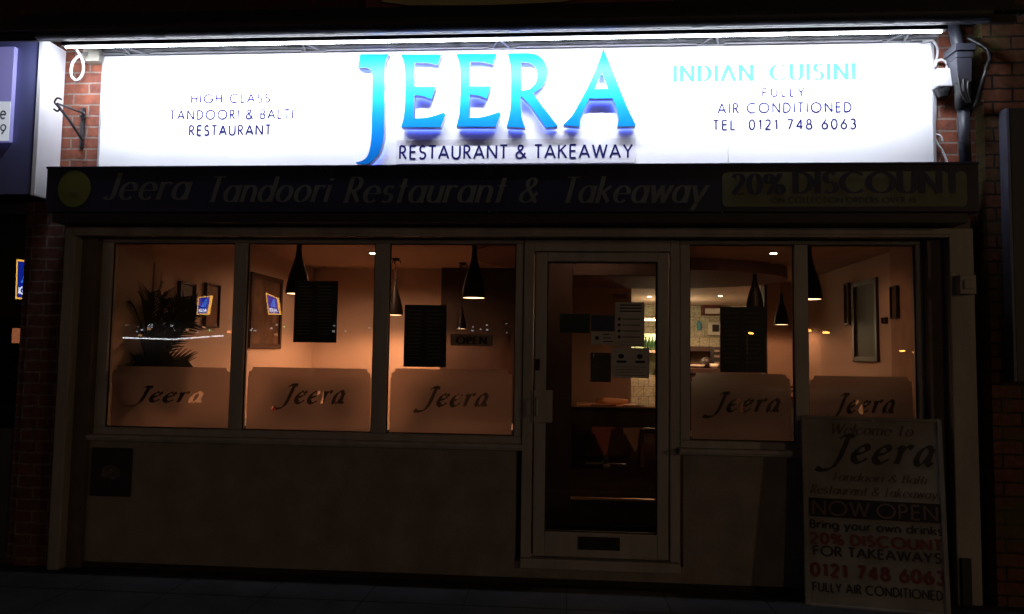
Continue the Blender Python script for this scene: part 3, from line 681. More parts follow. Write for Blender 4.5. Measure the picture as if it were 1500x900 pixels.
nl = thing('left_neighbour_building', 'dark shopfront with faint red brick pier at the left edge', 'building')
MB().box(-8, -3.80, -.0, .25, GZ - .1, 1.0).build('stall_wall', mat('dark_render', (.06, .055, .05), .8), nl)
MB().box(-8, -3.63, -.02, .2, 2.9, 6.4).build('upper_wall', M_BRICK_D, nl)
xa = W(45, 420, -.03).x; xb_ = W(96, 420, -.03).x
MB().box(xa, -3.43, -.05, -.0205, GZ, 2.6).build('brick_pier', M_BRICK_N, nl)
MB().box(-3.79, -3.62, -.02, .2, GZ - .1, 2.9).build('pier_core', M_BRICK_N, nl)
MB().box(-8, -3.80, .0, .07, 2.5, 2.9).build('door_head', M_BLACK, nl)
MB().box(-7.5, -3.80, .04, .046, 1.0, 2.5).build('shop_window', M_GLASS, nl)
MB().box(-7.5, -3.80, .35, .4, 0, 3).build('window_backing', mat('dark_backing', (.006, .006, .006), .9), nl)
# neighbour fascia sign
ns = thing('grey_fascia_sign', 'grey and lavender projecting shop sign cut off at the left edge', 'sign')
ny = -.25
xn = W(60, 150, ny).x
MB().box(-6.2, xn - .03, ny, -.03, 2.585, 3.64).build('sign_casing', mat('slate_panel', (.13, .14, .32), .5, noise=.1, nscale=2), ns, bevel=.002)
MB().box(xn - .03, xn, ny - .01, -.03, 2.575, 3.655).build('end_panel', mat('grey_end_panel', (.86, .87, .93), .5, noise=.1, nscale=1.5), ns, bevel=.003)
x0, x1, z0, z1 = RC(-120, 70, 18, 208, ny - .03)
pn = MB().box(x0, x1, ny - .035, ny - .001, z0, z1).build('sign_panel', mat('lavender_panel', (.30, .29, .56), .5, emit=(.22, .21, .55), es=.45, noise=.05), ns, bevel=.003)
zc = W(10, 152, ny).z
MB().box(x0, x1 - .002, ny - .039, ny - .0355, z0 + .003, zc).build('panel_lower', mat('pale_panel', (.6, .6, .62), .5, emit=(.55, .6, .68), es=.7), pn)
mb = MB(); text_px(mb, 'e', (0, 174), (8, 174), 17, ny - .041, wt=.14); text_px(mb, '9', (0, 197), (8, 197), 14, ny - .041, wt=.14)
mb.build('lettering', mat('grey_vinyl', (.12, .12, .16), .5), pn)

# plate over the upper window
x0, x1, z0, z1 = RC(538, -40, 985, 18, .19)
t = thing('upper_window_bay', 'olive panel edged with dark red above the roof tiles, top centre', 'panel')
MB().box(x0, x1, .15, .199, z0 - 0.0, z1).build('red_surround', mat('oxblood', (.16, .05, .05), .7, noise=.3), t, bevel=.004)
x0, x1, z0, z1 = RC(560, -40, 862, 7, .14)
mb = MB(); mb.prism([(x0, z1), (x0, z0 + .03), (x0 + .2, z0), ((x0 + x1) / 2, z0 - .012), (x1 - .2, z0), (x1, z0 + .03), (x1, z1)], .125, .149)
mb.build('olive_panel', mat('olive_cream', (.45, .42, .22), .7), t)

# ================================================================== A-BOARD
ab = thing('sandwich_board', 'white A board listing NOW OPEN and discounts leaning by right windows', 'sign')
bl = W(1183, 868, -.22)
bl.z = GZ; wdt = .757; ang = -R(8)
ab.location = (bl.x, bl.y, GZ); ab.rotation_euler = (0, 0, ang)
HB = 1.105; lean = R(4.5)
M_ABW = mat('weathered_white_board', (.27, .245, .21), .6, noise=.3, nscale=4)
fp = MB().box(0, wdt, -.012, .012, .0, HB).build('front_panel', M_ABW, ab, bevel=.004, rot=(-lean, 0, 0))
fr = MB()
for u, v, p_, q_ in ((-.015, .012, 0, HB + .01), (wdt - .012, wdt + .015, 0, HB + .01), (.012, wdt - .012, HB - .008, HB + .012), (.012, wdt - .012, -.005, .01)): fr.box(u, v, -.022, .016, p_, q_)
fr.build('edge_frame', M_ABW, fp, bevel=.003)
ty = HB * cos(lean); yy = HB * sin(lean)
rp_ = MB().box(0, wdt, -.012, .012, -HB * 1.0, 0).build('rear_panel', M_DWOOD, ab, loc=(0, yy + .03, ty), rot=(lean * .2, 0, 0))
MB().tube([(.1, yy, ty), (.1, yy + .04, ty)], .012).cut().tube([(.77, yy, ty), (.77, yy + .04, ty)], .012).build('hinge', M_BLACK, ab)
def ub(mb, text, u0, u1, v, cap, **k):
    return text_mb(mb, text, lambda u, vv, j: (u, -.014 - .0002 * j, vv), u0 * wdt, u1 * wdt, v * HB, cap * HB, **k)
V1 = mat('black_vinyl', (.008, .008, .01), .5); V2 = mat('faded_rust', (.13, .07, .05), .6); V3 = mat('red_vinyl', (.16, .022, .015), .5)
def line(text, u0, u1, v, cap, m, **k): ub(MB(), text, u0, u1, v, cap, **k).build('lettering', m, fp)
line('Welcome To', .2, .82, .915, .055, V2, style='bookital', wt=.1, gap=.16)
line('Jeera', .19, .97, .765, .145, V1, style='chancery', wt=.15, gap=.16)
line('Tandoori & Balti', .2, .9, .665, .042, V2, style='bookital', wt=.12, gap=.16)
line('Restaurant & Takeaway', .04, .97, .59, .045, V2, style='bookital', wt=.12, gap=.16)
BAR = MB().box(.02, wdt - .005, -.0165, -.0125, .465 * HB, .565 * HB).build('black_band', mat('band_black', (.006, .005, .005), .6), fp)
tb = MB(); text_mb(tb, 'NOW OPEN', lambda u, vv, j: (u, -.018 - .0002 * j, vv), .05 * wdt, .96 * wdt, .478 * HB, .072 * HB, wt=.12, gap=.2, space=.25)
tb.build('lettering', mat('faded_maroon', (.16, .10, .08), .7), BAR)
line('Bring your own drinks', .03, .99, .405, .042, V1, wt=.19, gap=.17, space=.4)
line('20% DISCOUNT', .03, .98, .325, .052, V3, wt=.24, gap=.24, space=.4)
line('FOR TAKEAWAYS', .05, .97, .262, .048, V1, wt=.19, gap=.2, space=.4)
line('0121 748 6063', .03, .99, .155, .062, V3, wt=.26, gap=.26, space=.5)
line('FULLY AIR CONDITIONED', .04, .97, .075, .045, V1, wt=.18, gap=.2, space=.4)

# ================================================================== INTERIOR SHELL
FZ = .22; CZ = 2.62
MB().box(-3.25, 5.2, .16, 11, FZ - .1, FZ).build('interior_floor', M_CARPET, B)
MB().box(-3.25, 5.2, .201, 11, CZ, CZ + .1).build('interior_ceiling', M_CEIL, B)
MB().box(-3.42, -3.20, .1, 4.3, FZ, CZ).build('side_wall', M_CREAMW, B)
wl = W(649, 450, 4.2).x; wr = W(838, 450, 4.2).x
MB().box(-3.25, wl, 4.2, 4.35, FZ, CZ).build('back_wall', M_CREAMW, B)
MB().box(wl, wr, 4.05, 4.4, FZ, CZ).build('dark_partition', M_DWOOD, B)
wo = W(925, 450, 5.4).x
MB().box(wr - .3, wo, 5.4, 5.5, FZ, CZ).build('hall_wall', M_CREAMW, B)
pa = W(1123, 480, 5.6).x
MB().box(pa, 3.4, 5.6, 5.75, FZ, CZ).build('orange_wall', M_CREAMW, B)
MB().box(pa - .035, pa, 5.57, 5.77, FZ, CZ).build('wall_corner_trim', M_DWOOD, B)
RXW = 3.1
y13 = 1.35
MB().box(RXW, 3.3, .16, 5.6, FZ, CZ).build('side_wall', M_CREAMW, B)
MB().box(3.0, 3.1, .16, 2.3, FZ, CZ).build('wall_pier', mat('pier_paint', (.42, .27, .19), .8), B)
M_TILE = brick_mat('kitchen_tiles', (.62, .58, .42), (.56, .52, .38), (.35, .32, .24), bw=.2, rh=.2)
MB().box(-1, 5.2, 10.2, 10.3, FZ, CZ).build('kitchen_tiled_wall', M_TILE, B)
MB().box(-.9, -.8, 5.5, 10.2, FZ, CZ).build('kitchen_side_wall', M_CREAMW, B)
MB().box(pa + 1.6, pa + 1.7, 5.75, 10.2, FZ, CZ).build('kitchen_side_wall', M_CREAMW, B)
# wall behind the facade plane over windows
# sculpted drop ceiling
def ell(cx, cy, rx, ry, n=48): return [(cx + rx * cos(2 * pi * i / n), cy + ry * sin(2 * pi * i / n)) for i in range(n)]
def disc(cx, cy, rx, ry, z0, z1, name):
    e = ell(cx, cy, rx, ry); mb = MB(); n = len(e); mb.v += [(x, y, z0) for x, y in e] + [(x, y, z1) for x, y in e]
    mb.f += [tuple(range(n))[::-1], tuple(range(n, 2 * n))] + [(i, (i + 1) % n, n + (i + 1) % n, n + i) for i in range(n)]; mb.m += [0] * (n + 2)
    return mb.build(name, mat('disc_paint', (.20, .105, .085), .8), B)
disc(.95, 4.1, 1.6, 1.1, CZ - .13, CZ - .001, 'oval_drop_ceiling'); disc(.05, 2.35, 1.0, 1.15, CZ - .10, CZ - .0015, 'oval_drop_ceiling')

# inner lobby screen seen through the door
iy = 1.15
a0 = W(800, 500, iy).x - .2; a1 = W(838, 500, iy).x; a2 = W(985, 500, iy).x + .01
zA, zB, zC, zD = W(900, 404, iy).z, W(900, 597, iy).z, W(900, 626, iy).z, W(900, 733, iy).z
mb = MB(); mb.box(a0, a1, iy, iy + .06, FZ, CZ); mb.box(a1, a2, iy, iy + .06, zA, CZ); mb.box(a1, a2, iy, iy + .06, zC, zB); mb.box(a1, a2, iy, iy + .06, FZ, zD)
mb.box(W(963, 500, iy).x, a2, iy + .001, iy + .059, FZ, CZ)
ls = mb.build('lobby_screen', M_DWOOD, B, bevel=.004)
MB().box(a1, a2, iy - .015, iy, zD, zD + .018).build('brass_strip', mat('brass', (.6, .36, .18), .35, metal=.8), ls)
MB().box(a1, a2, iy - .012, iy, zB - .002, zB + .012).build('brass_strip', mat('brass', (.6, .36, .18)), ls)
MB().box(-.34, -.30, .08, iy, FZ, CZ).build('lobby_side_panel', M_DWOOD, B)

# ================================================================== LAMPS
WARM = (1.0, .425, .195)
M_SHADE = mat('black_shade', (.006, .005, .005), .5, spec=.15)
M_BULB = mat('warm_bulb', (1, .8, .6), .5, emit=(1.0, .55, .28), es=6)
def pendant(px, py, Y, label, power=26, scale=1.0, proto=None):
    p = W(px, py, Y); t = thing('pendant_lamp', label, 'lamp', (p.x, p.y, p.z), 0, 'black bottle shaped pendant lamps')
    s = scale
    prof = [(.093, 0), (.092, .02), (.085, .08), (.07, .15), (.048, .22), (.028, .29), (.02, .35), (.019, .41), (.0, .41)]
    prof2 = [(r * .96, z) for r, z in prof[:-2]][::-1]
    MB().lathe([(r * s, z * s) for r, z in [*prof2, *prof]], n=28, cap=False).build('lamp_shade', M_SHADE, t, smooth=True)
    MB().lathe([(0, .002 * s), (.04 * s, .002 * s), (.084 * s, .003 * s), (.084 * s, .012 * s), (0, .02 * s)], n=20, cap=False).build('bulb', M_BULB, t, smooth=True)
    top = CZ - p.z
    if Y > 1.2 and abs(px - 900) < 900 and Y < 4.5: pass
    MB().tube([(0, 0, .4 * s), (0, 0, top - .02)], .003, 6).build('cord', M_BLACK, t)
    mb = MB(); mb.lathe([(.03, -.02), (.045, -.008), (.045, -.0)], (0, 0, top), 14)
    for a in range(3): mb.tube([(0, 0, top - .02), (.05 * cos(a * 2.1), .05 * sin(a * 2.1), top - .03), (.055 * cos(a * 2.1), .055 * sin(a * 2.1), top - .055)], .006, 6)
    mb.build('ceiling_rose', M_SHADE, t)
    ld = bpy.data.lights.new('lamp_light', 'SPOT'); ld.energy = power * 12.5; ld.color = WARM; ld.spot_size = R(174); ld.spot_blend = .3; ld.shadow_soft_size = .08
    lo = bpy.data.objects.new('lamp_light', ld); COL.objects.link(lo); lo.parent = t; lo.location = (0, 0, -.005)
    return t
pendant(436, 431, .82, 'pendant lamp partly hidden by the black poster in second window', .8)
pendant(578, 462, 3.2, 'small lit pendant lamp just right of the second window bar', 12)
pendant(694, 437, .82, 'largest lit pendant lamp in the third window', 1.6)
pendant(1106, 452, 3.4, 'pendant lamp whose bottom is hidden by poster in fourth window', 1.2)
pendant(1145, 476, 4.9, 'lit pendant lamp in front of the bright orange wall', 1.2)
pendant(1186, 439, .9, 'pendant lamp half hidden behind bar between right windows', .15)
pendant(676, 482, 3.55, 'tiny pendant standing in for a lamp reflection below the largest one', .1, .62)  # small copy added in place of a lamp's reflection

M_SPOT = mat('spot_lens', (1, .9, .8), .5, emit=(1.0, .72, .48), es=30)
def downlight(px, py, label, z=CZ, power=14, spot=True, at=None):
    d = MR @ Vector(((px - 750) / FPX, -(py - 450) / FPX, -1.0)); p = Vector(at) if at else CAM + d * ((z - CAM.z) / d.z)
    t = thing('downlight', label, 'light', (p.x, p.y, z - .002), 0, 'round ceiling spotlights')
    MB().lathe([(.045, -.008), (.05, -.004), (.05, 0)], n=18).build('rim', mat('spot_rim', (.6, .5, .4), .4), t)
    MB().lathe([(.03, -.012), (.032, -.0085)], n=16).build('lens', M_SPOT, t)
    if spot:
        ld = bpy.data.lights.new('spot_light', 'SPOT'); ld.energy = power * 2.2; ld.color = (1, .5, .27); ld.spot_size = R(168); ld.spot_blend = .4; ld.shadow_soft_size = .04
        lo = bpy.data.objects.new('spot_light', ld); COL.objects.link(lo); lo.parent = t; lo.location = (0, 0, -.02)
    return p
downlight(546, 370, 'small lit ceiling spotlight at top right of second window', power=32)
downlight(1133, 370, 'brightest ceiling spotlight at top of fourth window', power=7)
downlight(1126, 386, 'dim ceiling spotlight just under the brightest one', power=6)
downlight(1120, 426, 'ceiling spotlight near the orange wall corner', power=40)
downlight(1055, 433, 'furthest ceiling spotlight near the tiled kitchen wall', power=60)
downlight(0, 0, 'added unseen ceiling spotlight just inside the entrance door', power=5, at=(.2, .62, CZ))  # unseen lamp, added to brighten the dark lobby
downlight(951, 434, 'ceiling spotlight seen through right side of door glass', power=60)
# kitchen: a fluorescent batten
t = thing('kitchen_strip_light', 'thin lit strip light seen through the door glass', 'light')
p = W(953, 470, 8.6)
MB().box(p.x - .7, p.x + .25, 8.6, 8.65, p.z, p.z + .02).build('tube', mat('kitchen_tube', (1, 1, 1), .5, emit=(1, .86, .55), es=4), t)
MB().box(p.x - .72, p.x + .27, 8.59, 8.67, p.z + .021, p.z + .05).build('housing', M_WCABLE, t)
def point(nm, x, y, z, e, c, r=.1, parent=None):
    ld = bpy.data.lights.new(nm, 'POINT'); ld.energy = e; ld.color = c; ld.shadow_soft_size = r
    o = bpy.data.objects.new(nm, ld); COL.objects.link(o); o.location = (x, y, z)
    if parent: o.parent = parent
    return o
point('tube_light', p.x + .3, 8.6, p.z - .1, 40, (1, .8, .48), .2, t)

# ================================================================== THINGS ON GLASS
M_MENU = mat('black_menu_sheet', (.035, .035, .025), .5, noise=.4, nscale=4)
M_MTXT = mat('menu_print', (.16, .15, .11), .6)
def menu(px0, py0, px1, py1, label, rows, sheen=0):
    Y = .06; x0, x1, z0, z1 = RC(px0, py0, px1, py1, Y)
    t = thing('menu_poster', label, 'poster', (x0, Y, z0), 0, 'black menu posters in the windows')
    wd, h = x1 - x0, z1 - z0
    MB().box(0, wd, -.002, .004, 0, h).build('sheet', M_MENU, t)
    mb = MB(); random.seed(int(px0))
    for i in range(rows):
        z = h * (.9 - i * .82 / rows)
        for a in ((.08, .45), (.54, .92)):
            mb.face([(wd * a[0], -.003, z), (wd * (a[1] - random.uniform(0, .12)), -.003, z), (wd * (a[1] - .05), -.003, z + .006), (wd * a[0], -.003, z + .006)])
    mb.build('printed_lines', M_MTXT, t)
menu(431, 412, 494, 502, 'black menu poster in second window beside a pendant lamp', 16)
menu(592, 447, 654, 538, 'black menu poster in third window above the frosted name', 14)
menu(1055, 450, 1122, 546, 'black menu poster in fourth window below a pendant lamp', 12)
Y = .045
M_PAPER = mat('white_paper', (.85, .83, .8), .7, noise=.08); M_INK = mat('dark_ink', (.03, .03, .045), .6)
def sheet(px0, py0, px1, py1, m, name, label, cat, Y=.045, draw=None):
    x0, x1, z0, z1 = RC(px0, py0, px1, py1, Y); t = thing(name, label, cat, (x0, Y, z0)); wd, h = x1 - x0, z1 - z0
    MB().box(0, wd, 0, .001, 0, h).build('sheet', m, t)
    if draw:
        mb = MB(); draw(mb, wd, h); mb.build('print', M_INK if m is not MATS.get('navy_sticker') else M_PAPER, t)
    return t
def q_(mb, a, b, c_, d): mb.face([(a, -.001, c_), (b, -.001, c_), (b, -.001, d), (a, -.001, d)])
def lines(mb, wd, h, a, b, n, z0=.1, z1=.9, th=.2):
    for i in range(n):
        z = h * (z0 + (z1 - z0) * i / max(1, n - 1)); q_(mb, wd * a, wd * (b - .08 * (i % 3)), z, z + h * (z1 - z0) / n * th)
def dr1(mb, wd, h):
    for i in range(4):
        z = h * (.62 - i * .135); mb.prism([(wd * .14 + .011 * cos(R(a)), z + .011 * sin(R(a))) for a in range(0, 360, 30)], -.001, -.0005); q_(mb, wd * .25, wd * .85, z - .003, z + .003)
    for i in range(3): q_(mb, wd * .15, wd * .9, h * (.78 + i * .07), h * (.81 + i * .07))
    lines(mb, wd, h, .15, .9, 2, .03, .1)
sheet(901, 443, 944, 508, M_PAPER, 'paper_notice', 'pale paper notice with four round icons on the door glass', 'poster', draw=dr1)
def dr2(mb, wd, h):
    for cx in (.25, .75):
        mb.prism([(wd * cx + .02 * cos(R(a)), h * .72 + .016 * sin(R(a))) for a in range(0, 360, 20)], -.001, -.0005); q_(mb, wd * (cx - .12), wd * (cx + .14), h * .5, h * .58)
    lines(mb, wd, h, .1, .92, 4, .08, .36)
sheet(896, 510, 951, 554, M_PAPER, 'paper_notice', 'lower pale notice with two round pictures on the door glass', 'poster', draw=dr2)
sheet(866, 462, 900, 485, mat('navy_sticker', (.05, .06, .17), .5), 'blue_sticker', 'dark blue sticker left of the pale notice on door', 'sticker')
def dr3(mb, wd, h):
    mb.prism([(wd * .25 + .014 * cos(R(a)), h * .5 + .014 * sin(R(a))) for a in range(0, 360, 20)], -.001, -.0005); lines(mb, wd, h, .5, .95, 3, .2, .75, .4)
sheet(866, 486, 900, 505, M_PAPER, 'hygiene_sticker', 'small white sticker with round mark under the blue sticker', 'sticker', draw=dr3)
sheet(820, 460, 864, 488, mat('dark_green_card', (.02, .055, .04), .5), 'green_card', 'dark green card at the left of the door glass', 'sticker', draw=lambda mb, a, b: lines(mb, a, b, .1, .9, 3, .2, .8))
sheet(897, 431, 918, 437, mat('red_sticker', (.16, .012, .02), .5), 'red_strip', 'thin red sticker above the pale notice on door', 'sticker')
def drf(mb, wd, h):
    q_(mb, wd * .0, wd * .26, h * .80, h); lines(mb, wd, h, .32, .95, 2, .84, .94, .5)
    mb.face([(wd * .3, -.001, h * .72), (wd * .6, -.001, h * .72), (wd * .6, -.001, h * .75), (wd * .3, -.001, h * .75)])
tf = sheet(865, 517, 895, 560, mat('grey_clear_sticker', (.10, .085, .075), .5), 'social_media_sticker', 'grey sticker with white f mark on the lower left of notices', 'sticker', draw=drf)
x0, x1, z0, z1 = RC(865, 517, 895, 560, .045)
mb = MB(); wq = (x1 - x0); hq = (z1 - z0); q_ = lambda m_, a, b, c_, d: m_.face([(a, -.0018, c_), (b, -.0018, c_), (b, -.0018, d), (a, -.0018, d)])
q_(mb, wq * .12, wq * .16, hq * .82, hq * .97); q_(mb, wq * .08, wq * .22, hq * .9, hq * .92); q_(mb, wq * .16, wq * .22, hq * .95, hq * .97)
mb.build('letter_mark', mat('pale_ink', (.6, .6, .65), .5), tf)
# OPEN sign hanging in third window
x0, x1, z0, z1 = RC(660, 490, 722, 507, .3)
t = thing('open_sign', 'small hanging sign reading OPEN in the third window', 'sign')
MB().box(x0, x1, .3, .305, z0, z1).build('board', mat('open_board', (.4, .33, .28), .6), t)
mb = MB(); text_px(mb, 'OPEN', (669, 504), (712, 504), 10, .298, wt=.26, gap=.3, style='serif'); mb.build('lettering', M_BLACK, t)
mb = MB(); mb.tube([(x0 + .03, .302, z1), ((x0 + x1) / 2, .302, z1 + .12), (x1 - .03, .302, z1)], .0015, 5)
mb.build('string', M_BLACK, t)

# ================================================================== PICTURES
M_PFR = mat('picture_frame', (.035, .015, .01), .4); M_PIC = mat('picture_art', (.10, .055, .035), .5, noise=.6, nscale=7)
M_MIR = mat('mirror_glass', (.035, .025, .02), .5, spec=.2)
def wall_pic(x, yA, yB, z0, z1, label, name='picture', face=1, art=M_PIC, border=.05):
    t = thing(name, label, 'picture' if name != 'mirror' else 'mirror', (x, yA, z0)); wy, h = yB - yA, z1 - z0; s = face
    mb = MB(); d0, d1 = sorted((0, .03 * s))
    mb.box(d0, d1, 0, border, 0, h); mb.box(d0, d1, wy - border, wy, 0, h); mb.box(d0, d1, border, wy - border, 0, border); mb.box(d0, d1, border, wy - border, h - border, h)
    mb.build('frame', M_PFR, t, bevel=.004); d0, d1 = sorted((.0, .012 * s)); MB().box(d0, d1, border, wy - border, border, h - border).build('canvas', art, t)
def yat(px, x):      # depth where the plane X=x is seen in column px
    d = MR @ Vector(((px - 750) / FPX, -(460 - 450) / FPX, -1.0)); return CAM.y + d.y * (x - CAM.x) / d.x
xw = -3.198
yA, yB = yat(364, xw), yat(410, xw)
wall_pic(xw, yA, yB, W(364, 510, yA).z, W(364, 398, yA).z, 'large framed picture on left wall in the second window')
yA, yB = yat(258, xw), yat(282, xw)
wall_pic(xw, yA, yB, W(270, 478, (yA + yB) / 2).z, W(270, 414, (yA + yB) / 2).z, 'dark narrow picture beside the palm in the first window', art=mat('dark_art', (.03, .018, .014), .4), border=.02)
yA, yB = yat(297, xw), yat(318, xw)
wall_pic(xw, yA, yB, W(306, 480, (yA + yB) / 2).z, W(306, 416, (yA + yB) / 2).z, 'brown picture right of the dark one in first window', art=mat('brown_art', (.2, .09, .05), .5, noise=.5), border=.015)
yA, yB = yat(1288, RXW), yat(1252, RXW)
wall_pic(RXW - .001, yA, yB, W(1270, 530, (yA + yB) / 2).z, W(1270, 411, (yA + yB) / 2).z, 'tall framed mirror on the right wall of the last window', 'mirror', -1, M_MIR, .05)
yA, yB = yat(1247, RXW), yat(1240, RXW)
wall_pic(RXW - .001, yA, yB, W(1242, 476, yA).z, W(1242, 414, yA).z, 'dark narrow picture left of the tall mirror', face=-1, border=.02)
yA, yB = yat(1318, 3.0), yat(1308, 3.0)
wall_pic(2.999, yA, yB, W(1310, 466, yA).z, W(1310, 418, yA).z, 'dark wall lamp plaque right of the tall mirror', face=-1, border=.01)
yA, yB = yat(1301, RXW), yat(1295, RXW)
wall_pic(RXW - .001, yA, yB, W(1297, 474, yA).z, W(1297, 465, yA).z, 'tiny dark thermostat plate right of the mirror', face=-1, border=.005)

# ================================================================== PALM
pt = W(214, 560, .52); t = thing('potted_palm', 'dark feathery palm plant in the first window', 'plant', (pt.x, .52, FZ))
M_LEAF = mat('palm_leaf', (.07, .065, .035), .6, noise=.4)
MB().lathe([(.12, 0), (.16, .05), (.18, .3), (.19, .33), (.17, .33), (.16, .28), (0, .28)], n=20, cap=False).build('pot', mat('pot_brown', (.05, .025, .018), .6), t, smooth=True)
MB().tube([(0, 0, .28), (.01, 0, .7), (.0, .01, 1.15)], [.03, .025, .02], 8).build('trunk', M_DWOOD, t, smooth=True)
mb = MB(); random.seed(11); n = 62
for i in range(n):
    a = 2.4 * i + random.uniform(-.3, .3); low = i % 2 == 0; up = random.uniform(.0, .45) if low else random.uniform(.5, 1.0); L_ = random.uniform(.4, .6) if low else random.uniform(.6, .98)
    base = Vector((0, 0, random.uniform(.95, 1.2) if low else random.uniform(1.1, 1.3))); pts = []
    for k in range(10):
        s = k / 9; pts.append(base + Vector((cos(a) * (.60 - .34 * up) * s * L_, sin(a) * (.5 - .3 * up) * s * L_, up * L_ * 1.15 * (s - .36 * s * s * (1.8 - up)))))
    mb.tube(pts, .005, 4)
    for k in range(1, 19):
        f = k / 18 * 9; j = int(f); fr_ = f - j; j2 = min(j + 1, 9)
        p = pts[j].lerp(pts[j2], fr_); tn = (pts[min(j + 1, 9)] - pts[max(j - 1, 0)]).normalized()
        for sd in (-1, 1):
            sv = tn.cross(Vector((0.15, 1, 0.1)))
            sv = (sv.normalized() if sv.length > .01 else Vector((1, 0, 0))) * sd
            ln = .19 * (1 - .55 * abs(k / 18 - .35)); tip = p + (tn * .75 + sv * .65 + Vector((0, 0, -.2))) * ln
            wv = tn * .012; mb.face([p - wv, p + wv, tip + wv * .2, tip - wv * .2])
mb.v = [(max(v[0], -3.17 - pt.x), max(v[1], -.40), v[2]) for v in mb.v]
mb.build('fronds', M_LEAF, t)

# ================================================================== TABLES, CHAIRS, GLASSES
M_CLOTH = mat('white_tablecloth', (.55, .5, .45), .85, noise=.05); M_CHAIR = mat('dark_chair_leather', (.02, .014, .012), .5)
M_GLS = glass_mat('drinking_glass', .85)
M_NAP = mat('red_napkin', (.35, .03, .02), .8)
def make_table(x, y, label, cloth=M_CLOTH):
    t = thing('dining_table', label, 'table', (x, y, FZ))
    mb = MB(); mb.box(-.36, .36, -.33, .33, .72, .75); mb.build('tabletop', M_DWOOD, t, bevel=.004)
    mb = MB(); mb.box(-.03, .03, -.03, .03, .03, .719); mb.box(-.25, .25, -.04, .04, 0, .03); mb.box(-.04, .04, -.25, .25, 0, .031); mb.build('pedestal', M_IRON, t, bevel=.004)
    c_ = MB(); N = 12; e = .44   # draped square cloth, corners hanging
    pts = {}
    for i in range(N + 1):
        for j in range(N + 1):
            u, v = (i / N - .5) * 2 * e * 1.0, (j / N - .5) * 2 * e; ox = max(0, abs(u) - .365); oy = max(0, abs(v) - .335)
            dr_ = ox + oy; xx = math.copysign(min(abs(u), .365 + .2 * ox), u); y_ = math.copysign(min(abs(v), .335 + .2 * oy), v)
            pts[i, j] = (xx + .008 * sin(j * 2.1) * (dr_ > 0), y_ + .008 * sin(i * 2.3) * (dr_ > 0), .755 - dr_ * 1.25)
    for i in range(N):
        for j in range(N): c_.face([pts[i, j], pts[i + 1, j], pts[i + 1, j + 1], pts[i, j + 1]])
    c_.build('tablecloth', cloth, t, smooth=True)
    return t
def make_chair(label, x, y, rz, bh=.07):
    t = thing('dining_chair', label, 'chair', (x, y, FZ), rz, 'dark high backed dining chairs')
    MB().box(-.21, .21, -.21, .21, .42, .48).build('seat', M_CHAIR, t, bevel=.02)
    mb = MB(); 
    for k in range(6):
        z0 = .48 + k * bh; yb = .19 + .012 * k
        mb.box(-.2, .2, yb, yb + .04, z0, z0 + bh + .0005)
    mb.build('backrest', M_CHAIR, t, bevel=.006)
    for a in (-.18, .18):
        for b in (-.18, .18): MB().box(a - .018, a + .018, b - .018, b + .018, 0, .42).build('leg', M_DWOOD, t)
    return t
tabs = [(-2.65, 1.2, 'white clothed table behind the frosted first window'), (-1.70, 1.15, 'white clothed table behind the frosted second window'), (-.8, 1.25, 'white clothed table behind the frosted third window'),
        (1.15, 1.2, 'white clothed table behind the frosted fourth window'), (1.95, 1.3, 'white clothed table behind the frosted last window')]
for x, y, l in tabs: make_table(x, y, l)
def glassware(x, y, z, label):
    t = thing('wine_glass', label, 'glass', (x, y, z), 0, 'upturned glasses on the tables')
    MB().lathe([(.032, 0), (.032, .003), (.004, .006), (.004, .07), (.03, .1), (.036, .13), (.03, .17)], n=16, cap=False).build('bowl_and_stem', M_GLS, t, smooth=True)
for i, (x, y, l) in enumerate(tabs):
    if i == 4: continue
    for k, (dx, dy) in enumerate(((-.2, -.15), (.18, -.18))):
        glassware(x + dx, y + dy, FZ + .76, ['left', 'right'][k] + ' stemmed glass on table behind the frosted ' + ['first', 'second', 'third', 'fourth'][i] + ' window')
    for k, dx in enumerate((-.16, .16)):
        cns = MB().lathe([(.05, 0), (.035, .05), (.0, .13)], n=10, cap=False); o = cns.build('folded_napkin', M_NAP if (i + k) % 2 else M_CLOTH, loc=(x + dx, y + .08, FZ + .758))
        tag(o, ['left', 'right'][k] + (' red' if (i + k) % 2 else ' white') + ' cone napkin on table behind the frosted ' + ['first', 'second', 'third', 'fourth'][i] + ' window', 'napkin')
for i, (x, lx) in enumerate(((-2.65, 240), (-1.7, 466), (-.8, 672), (1.15, 1085), (1.95, 1262))):
    nm = ['first', 'second', 'third', 'fourth', 'last'][i]; cx = W(lx, 590, 1.95).x
    for sd, o in (('left', -.235), ('right', .235)):
        make_chair(sd + ' dark high backed chair beyond the table in ' + nm + ' window', cx + o, 1.75, 0, .105)
    make_chair('dark chair backing onto the glass of ' + nm + ' window', x + .05, .62, pi, .05)
